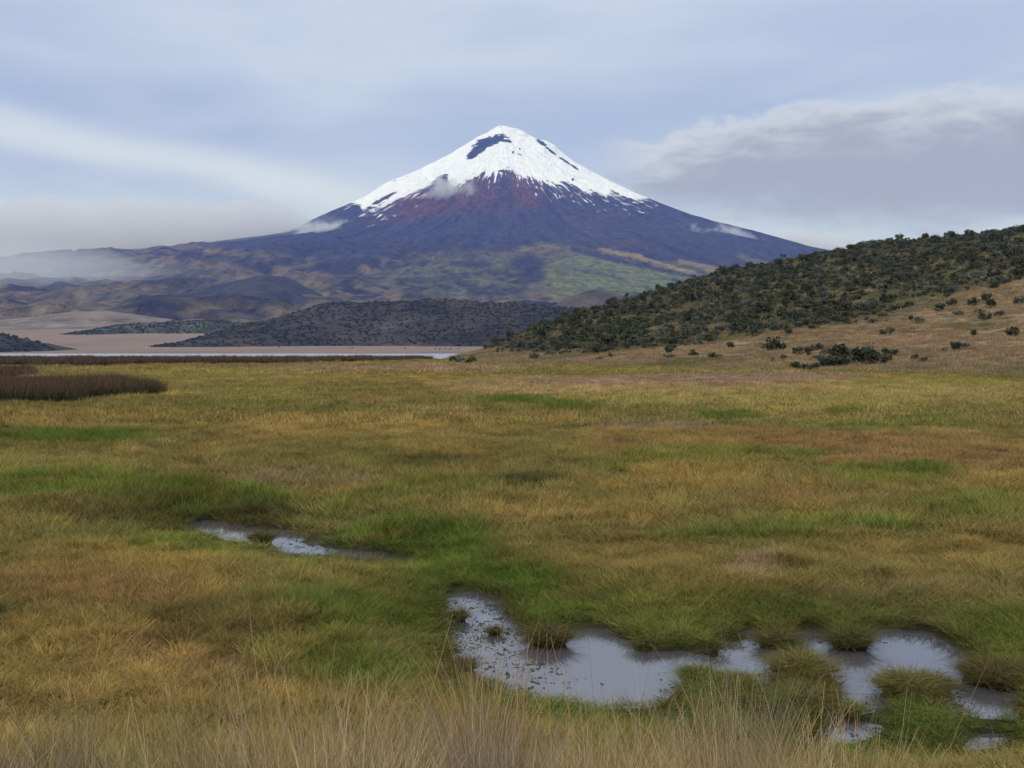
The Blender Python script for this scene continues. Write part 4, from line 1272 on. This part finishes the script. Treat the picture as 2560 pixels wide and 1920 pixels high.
# shrubs that stand apart on the open slope, each measured from the photograph: u, v of foot, width in px, kind, label
LONE = [
    (1083, 900, 0, 0, None),
    (2196, 908, 46, 0, 'biggest dark shrub in the thicket at the foot of the open slope'),
    (2160, 912, 44, 3, 'dark shrub in the middle of the thicket at the slope foot'),
    (2125, 914, 40, 1, 'dark shrub just left of the middle of the thicket at the slope foot'),
    (2090, 917, 38, 4, 'dark shrub in the left part of the thicket at the slope foot'),
    (2058, 921, 36, 3, 'low dark shrub towards the left end of the thicket at the slope foot'),
    (2030, 925, 30, 1, 'second shrub from the left end of the thicket at the slope foot'),
    (1998, 929, 26, 0, 'leftmost small dark shrub of the thicket at the slope foot'),
    (2158, 896, 44, 6, 'grey-green shrub standing up behind the thicket at the slope foot'),
    (2112, 896, 42, 0, 'dark shrub at the back of the thicket at the slope foot'),
    (2080, 890, 34, 5, 'grey shrub at the upper left of the thicket at the slope foot'),
    (2050, 900, 30, 7, 'low grey shrub left of and above the thicket at the slope foot'),
    (2178, 900, 34, 5, 'round grey-green shrub at the right end of the thicket'),
    (2222, 893, 32, 1, 'first dark shrub right of the thicket at the slope foot'),
    (2240, 886, 24, 4, 'dark shrub up and right of the thicket, one of two touching'),
    (2020, 890, 24, 2, 'small dark shrub up and left of the thicket'),
    (1993, 888, 26, 2, 'upright dark shrub left of the thicket, tallest there'),
    (1956, 900, 20, 0, 'small dark shrub far left of the thicket on open grass'),
    (1930, 905, 16, 4, 'low dark shrub leftmost of the loose row before the thicket'),
    (2291, 898, 24, 0, 'dark shrub on open grass right of the thicket'),
    (2310, 905, 20, 1, 'low shrub just right of the dark one on open grass'),
    (2385, 878, 30, 3, 'dark shrub in the group of three on the right open slope'),
    (2360, 882, 18, 5, 'grey shrub in the group of three on the right open slope'),
    (2412, 872, 24, 5, 'pale shrub in the group of three on the right open slope'),
    (2525, 840, 32, 0, 'dark shrub alone by the right edge halfway up the open slope'),
    (2460, 800, 26, 1, 'dark shrub in the right part of the open slope'),
    (2500, 790, 22, 5, 'grey shrub near the right edge on the open slope'),
    (2436, 840, 18, 0, 'small dark shrub in the right middle of the open slope'),
    (2398, 788, 20, 7, 'small grey shrub at the upper open slope'),
    (2470, 760, 30, 3, 'dark round shrub high on the open slope, upper one of a pair'),
    (2484, 770, 22, 0, 'dark shrub high on the open slope, lower one of a pair'),
    (2434, 764, 26, 1, 'dark shrub high on the open slope left of the pair'),
    (2380, 765, 24, 0, 'dark shrub at the top of the open slope below the scrub'),
    (2352, 780, 22, 2, 'upright shrub where the scrub thins to the open slope'),
    (2278, 800, 14, 0, 'small dark shrub at the lower rim of the scrub'),
    (2225, 838, 22, 6, 'grey shrub on the open slope below the scrub'),
    (2300, 806, 26, 7, 'low grey-green shrub patch on the upper open slope'),
    (1790, 897, 26, 0, 'round dark shrub on the open grass left of the thicket group'),
    (1822, 873, 22, 3, 'dark shrub above the round one on the open grass'),
    (1676, 896, 22, 7, 'grey shrub on the lower left open grass'),
    (1612, 872, 18, 0, 'small dark shrub on the lower left open grass'),
    (1682, 874, 22, 5, 'grey-green shrub on the open grass below the scrub'),
    (1500, 900, 16, 7, 'small low shrub near the foot of the slope'),
    (1140, 0, 0, 0, None),
]
n_ind = 0
for (u, v, wpx, kd, lb) in LONE:
    if lb is None:
        continue
    hp = hill_point(u, v)
    if hp is None:
        continue
    x, y = hp
    put_shrub(x, y, wpx / 2690.0 * math.hypot(x, y) * (1.45 if 'the thicket at' in lb and 'left of and' not in lb else 1.1), kd, lb, 'shrubs standing apart on the open slope', True)
    n_ind += 1
# two shrubs at the tip of the hill, by the lake
for (u, v, wpx, kd, lb) in ((1134, 908, 22, 2, 'upright dark shrub at the tip of the hill foot by the lake'), (1150, 910, 24, 6, 'pale grey shrub beside the dark one at the tip of the hill foot'),
                            (1172, 911, 26, 1, 'low dark shrub, third along at the tip of the hill foot'), (1186, 908, 20, 0, 'dark shrub, fourth along at the tip of the hill foot')):
    x, y = on_plane(u, v, 0.15)
    put_shrub(float(x), float(y), wpx / 2690.0 * math.hypot(x, y), kd, lb, 'shrubs at the tip of the hill foot', True, z=float(ground_z(np.array([x]), np.array([y]))[0]))
    n_ind += 1

# the scrub belt: nearest ones single, the far mass as one
sx = rng.uniform(-20, 260, 44000); sy = rng.uniform(140, 500, 44000)
sz = hill_z(sx, sy)
su, sv_ = seen_at(sx, sy, sz)
nn = fbm(sx / 16, sy / 16, 3, 171)
nn2 = fbm(sx / 40, sy / 40, 3, 172)
ins = ss(bush_edge(su) + 14 * nn - sv_, -4, 14)
p = ins * np.clip(0.50 + 0.75 * nn + 0.3 * nn2, 0.03, 1.0) + 0.006 * (sz > 0.6)
k = (rng.uniform(0, 1, len(sx)) < p * 0.85) & (sz > 0.5) & (su > 1130) & (su < 2720)
sx, sy, sz, su, sv_, nn = sx[k], sy[k], sz[k], su[k], sv_[k], nn[k]
size = np.clip(rng.lognormal(0.30, 0.48, len(sx)), 0.55, 3.6) * (1 + 0.25 * nn)
kind = rng.choice(12, len(sx), p=[.12, .11, .08, .12, .10, .09, .07, .08, .09, .07, .05, .02])
app = size / np.hypot(sx, sy) * ((su > 1100) & (su < 2600))
order = np.argsort(-app)
rows = ((0.33, 'in the lower rim of the scrub belt'), (0.66, 'in the middle of the scrub belt'), (9, 'high in the scrub belt below the crest'))
kname = {0: 'dark green', 1: 'broad dark green', 2: 'upright dark green', 3: 'round dark green', 4: 'low dark green', 5: 'low grey-green', 6: 'grey-green', 7: 'flat grey-green', 8: 'low brownish', 9: 'brownish', 10: 'thin upright', 11: 'leafless twiggy'}
NIND = 300 - n_ind
BELT = {}
WHERE_B = [1340, 1480, 1600, 1720, 1850, 1980, 2110, 2240, 2380, 2480]
WHERE_U = ['at the end by the lake', 'below the snow cap', 'below the green apron', 'below the golden streaks', 'above open grass', 'above the lone shrub', 'left above the thicket', 'straight above the thicket', 'right above the thicket',
           'above the open slope', 'at the picture edge']
for i in order[:NIND]:
    zone_ = WHERE_U[int(np.searchsorted(WHERE_B, su[i]))]
    depth_ = bush_edge(su[i]) - sv_[i]
    tot = bush_edge(su[i]) - np.interp(su[i], [1300, 1450, 1600, 1800, 2000, 2200, 2400, 2560], [832, 778, 738, 688, 645, 610, 590, 582])
    where = ('at the scrub rim', 'low in the scrub', 'in mid scrub', 'in upper scrub', 'on the crest')[int(np.clip(depth_ / max(tot, 10) * 4.6, 0, 4))]
    big = 'large ' if size[i] > 2.9 else ('small ' if size[i] < 2.1 else '')
    o = put_shrub(float(sx[i]), float(sy[i]), float(size[i]), int(kind[i]), '%s%s shrub %s, %s' % (big, kname[int(kind[i])], where, zone_), 'shrubs of the hillside scrub belt')
    BELT.setdefault(o['label'], []).append((float(su[i]), o))
for lb, os_ in BELT.items():
    if len(os_) > 1:
        os_.sort(key=lambda q: q[0])
        for j, (_, o) in enumerate(os_):
            o['label'] = '%s, %s of %s' % (lb, 'leftmost' if j == 0 else ('rightmost' if j == len(os_) - 1 else ('second', 'third', 'fourth', 'fifth', 'sixth', 'seventh')[j - 1]), ('two', 'three', 'four', 'five', 'six', 'seven', 'eight')[len(os_) - 2])
rest = order[NIND:]
lib_shrub = library('shrub_mass', [k_[2] for k_ in KINDS])
sc = size[rest][:, None] * rng.uniform(.85, 1.15, (len(rest), 3))
scatter('hillside_shrubbery', np.stack([sx, sy, sz - .05], 1)[rest], np.stack([rng.normal(0, .06, len(rest)), rng.normal(0, .06, len(rest)), rng.uniform(0, 6.28, len(rest))], 1), sc, kind[rest], lib_shrub, None,
        'mass of far dark scrub covering the upper hillside')


for (nm, x, y, z) in SCRUB:
    n = len(x)
    scatter(nm + '_bushes', np.stack([x, y, z], 1), np.stack([np.zeros(n), np.zeros(n), rng.uniform(0, 6.28, n)], 1), rng.uniform(2.0, 5.0, (n, 1)) * np.array((1.1, 1.1, 0.75)), rng.integers(0, 8, n), lib_shrub, None,
            {'scrub_hill': 'dark low scrub covering the far lava hill', 'green_scrub_rise': 'green scrub on the low strip across the plain', 'lakeside_hill': 'dark scrub on the hill toe by the lake'}[nm])


# ------------------------------------------------------------------ grazing cattle on the plain
def cow_mesh():
    """one continuous body grown on a skeleton: trunk, neck and lowered head, four jointed legs, tail"""
    J = {'rump': (-.75, 0, 1.15), 'loin': (-.35, 0, 1.2), 'mid': (0.05, 0, 1.12), 'chest': (.5, 0, 1.15), 'neck': (.85, 0, 1.05), 'poll': (1.1, 0, .75), 'muzzle': (1.28, 0, .38), 'tail1': (-.92, 0, 1.05), 'tail2': (-.98, 0, .55)}
    rad = {'rump': .27, 'loin': .30, 'mid': .36, 'chest': .32, 'neck': .19, 'poll': .15, 'muzzle': .085, 'tail1': .035, 'tail2': .03}
    E = [('rump', 'loin'), ('loin', 'mid'), ('mid', 'chest'), ('chest', 'neck'), ('neck', 'poll'), ('poll', 'muzzle'), ('rump', 'tail1'), ('tail1', 'tail2')]
    for s, nm in ((1, 'l'), (-1, 'r')):
        J['st' + nm] = (-.68, .19 * s, .78); J['ho' + nm] = (-.80, .19 * s, .45); J['hf' + nm] = (-.72, .19 * s, .04)
        J['el' + nm] = (.48, .18 * s, .75); J['kn' + nm] = (.52, .18 * s, .40); J['ff' + nm] = (.50, .18 * s, .04)
        for a, b_ in (('rump', 'st' + nm), ('st' + nm, 'ho' + nm), ('ho' + nm, 'hf' + nm), ('chest', 'el' + nm), ('el' + nm, 'kn' + nm), ('kn' + nm, 'ff' + nm)):
            E.append((a, b_))
        J['ear' + nm] = (1.05, .22 * s, .80)
        E.append(('poll', 'ear' + nm))
        rad.update({'st' + nm: .14, 'ho' + nm: .075, 'hf' + nm: .06, 'el' + nm: .12, 'kn' + nm: .075, 'ff' + nm: .06, 'ear' + nm: .04})
    names = list(J)
    me = bpy.data.meshes.new('cow_frame')
    me.from_pydata([J[n_] for n_ in names], [(names.index(a), names.index(b_)) for a, b_ in E], [])
    o = bpy.data.objects.new('cow_frame', me)
    COL.objects.link(o)
    o.modifiers.new('skin', 'SKIN')
    if not me.skin_vertices:
        bpy.context.view_layer.objects.active = o
        bpy.ops.mesh.customdata_skin_add()
    for i, n_ in enumerate(names):
        me.skin_vertices[0].data[i].radius = (rad[n_], rad[n_])
        me.skin_vertices[0].data[i].use_root = (n_ == 'mid')
    sb = o.modifiers.new('sub', 'SUBSURF')
    sb.levels = sb.render_levels = 1
    dg = bpy.context.evaluated_depsgraph_get()
    out = bpy.data.meshes.new_from_object(o.evaluated_get(dg))
    bpy.data.objects.remove(o)
    out.name = 'cow'
    return out


cow_dark = cow_mesh()
cow_pale = cow_dark.copy()
cow_dark.materials.append(plain_mat('dark_hide', (0.020, 0.015, 0.012), (0.050, 0.032, 0.022), 2))
cow_pale.materials.append(plain_mat('pale_hide', (0.50, 0.46, 0.42), (0.62, 0.58, 0.54), 2))
for (u, v, rz, pale, lb, gp) in (
        (1088, 873.6, 0.2, 0, 'first dark grazing animal of the row of five on the plain', 'cattle on the plain'), (1100, 874.5, 2.9, 0, 'second dark grazing animal of the row of five on the plain', 'cattle on the plain'),
        (1114, 873.6, 0.4, 0, 'middle dark grazing animal of the row of five on the plain', 'cattle on the plain'), (1126, 874.5, 3.3, 0, 'fourth dark grazing animal of the row of five on the plain', 'cattle on the plain'),
        (1146, 874.2, 0.1, 0, 'last dark grazing animal of the row of five, by the hill', 'cattle on the plain'), (881, 871, 0.5, 0, 'dark grazing animal alone below the dark scrub hill', 'cattle on the plain'),
        (1012, 873, 2.8, 0, 'dark grazing animal alone left of the row of five', 'cattle on the plain'), (697, 870, 0.3, 0, 'dark grazing animal far left on the plain below the scrub hill', 'cattle on the plain'),
        (365, 871.5, -0.3, 1, 'pale grazing animal on the plain beyond the lake', 'cattle on the plain'), (355.5, 869, 0.8, 1, 'smaller pale grazing animal behind the other pale one', 'cattle on the plain')):
    a, b_, c = ray(u, v)
    ts = np.arange(930, 2600, 1.0)
    h = ground_z(a * ts, b_ * ts) - (CAM_Z + c * ts)
    i = np.nonzero(h > 0)[0]
    t_ = ts[i[0]] if len(i) else 1200.0
    x, y = a * t_, b_ * t_
    o = link('cow', cow_pale if pale else cow_dark, (), None, (x, y, float(ground_z(np.array([x]), np.array([y]))[0]) - 0.02), (0, 0, rz), 1.2 if u > 360 else 0.9)
    tag(o, lb, 'cattle', gp)


# ------------------------------------------------------------------ cloud and mist hanging on the volcano
def cloud(name, label, u0, u1, v0, v1, d, dep, dens, nscale, cut=0.35, soft=0.9, taper='ellipse'):
    x0, x1 = (u0 - 1280) / 2690 * d, (u1 - 1280) / 2690 * d
    z1, z0 = CAM_Z + (875 - v0) / 2690 * d, CAM_Z + (875 - v1) / 2690 * d
    bm = bmesh.new()
    bmesh.ops.create_cube(bm, size=2.0)
    me = bpy.data.meshes.new(name)
    bm.to_mesh(me); bm.free()
    m, t = mat(name + '_vapour')
    oc = t.n('ShaderNodeTexCoord').outputs['Object']
    pos = t.n('ShaderNodeNewGeometry').outputs['Position']
    s3 = t.n('ShaderNodeSeparateXYZ', inp={0: oc}).outputs
    n = t.noise(pos, nscale, 5, 0.62, 0.4 if taper == 'bank' else 1.2)
    if taper == 'bank':
        # level bank: full below, ragged on top, thinning to the right end, clear of the camera side
        fz = t.sm(s3[2], 0.97, 0.45)
        fx = t.m('MULTIPLY', t.sm(s3[0], 1.0, 0.70), t.sm(s3[0], -1.0, -0.9))
        fy = t.m('MULTIPLY', t.sm(s3[1], -1.0, -0.35), t.sm(s3[1], 1.0, 0.6))
        e = t.m('MULTIPLY', t.m('MULTIPLY', fz, fx), t.m('MULTIPLY', fy, t.sm(t.m('SUBTRACT', s3[2], t.m('MULTIPLY', s3[0], 0.70)), -1.0, -0.55)))
    else:
        ln = t.n('ShaderNodeVectorMath', operation='LENGTH', inp={0: oc}).outputs['Value']
        e = t.sm(ln, 1.0, 0.1)
    amp = {'bank': 1.6, 'soft': 0.9}.get(taper, 3.4)
    val = t.m('ADD', e, t.m('MULTIPLY', t.m('SUBTRACT', n, 0.5), amp))
    dn = t.m('MULTIPLY', t.m('MULTIPLY', t.sm(val, cut, cut + soft), t.sm(e, 0.0, 0.35)), dens)
    pv = t.n('ShaderNodeVolumePrincipled', inp={'Color': (0.88, 0.93, 1.0, 1), 'Density': dn, 'Anisotropy': 0.0})
    pv.inputs['Absorption Color'].default_value = (1, 1, 1, 1)
    t.n('ShaderNodeOutputMaterial', inp={1: pv.outputs[0]})
    o = link(name, me, m, None, ((x0 + x1) / 2, d, (z0 + z1) / 2), None, ((x1 - x0) / 2, dep / 2, (z1 - z0) / 2))
    return tag(o, label, 'cloud', 'clouds hanging on the volcano')


cloud('cloud_bank', 'broad grey cloud bank lying on the left shoulder of the volcano', -900, 900, 500, 770, 8700, 3000, 0.0024, 0.0020, 0.16, 0.45, 'bank')
cloud('cloud_wisp', 'pale wisp of cloud where the cloud bank meets the volcano', 660, 940, 515, 665, 7850, 500, 0.014, 0.005)
cloud('cloud_wisp', 'small white puff of cloud below the snow line', 1010, 1230, 425, 540, 8300, 300, 0.016, 0.006)
cloud('cloud_wisp', 'white wisp crossing the right flank of the volcano', 1620, 1960, 535, 680, 7700, 400, 0.014, 0.005)
cloud('cloud_wisp', 'low mist trailing down the right flank behind the hill', 1760, 2260, 545, 720, 9700, 900, 0.012, 0.0035)

cloud('cloud_wisp', 'thin streak of mist low on the right flank just above the hill', 1850, 2060, 620, 690, 7300, 300, 0.010, 0.007)

cloud('cloud_bank', 'thin mist veiling the long ridge at the left edge of the picture', -800, 620, 560, 830, 5000, 1300, 0.0024, 0.0014, -0.25, 1.5, 'soft')

# ------------------------------------------------------------------ haze: the air itself
bm = bmesh.new()
bmesh.ops.create_cube(bm, size=1.0)
me = bpy.data.meshes.new('haze')
bm.to_mesh(me); bm.free()
m_h, t = mat('air')
pv = t.n('ShaderNodeVolumePrincipled', inp={'Color': (0.21, 0.34, 1.0, 1), 'Density': 4.9e-5, 'Anisotropy': 0.0})
pv.inputs['Absorption Color'].default_value = (1, 1, 1, 1)
t.n('ShaderNodeOutputMaterial', inp={1: pv.outputs[0]})
zlow, zhigh = min(float(GZ.min()), float(vz.min())) - 40.0, float(vz.max()) + 40.0
hz = link('haze', me, m_h, None, (0, 0, (zlow + zhigh) / 2), None, (39000, 39000, zhigh - zlow))
tag(hz, 'thin blue haze in the air between the meadow and the volcano', kind='stuff')
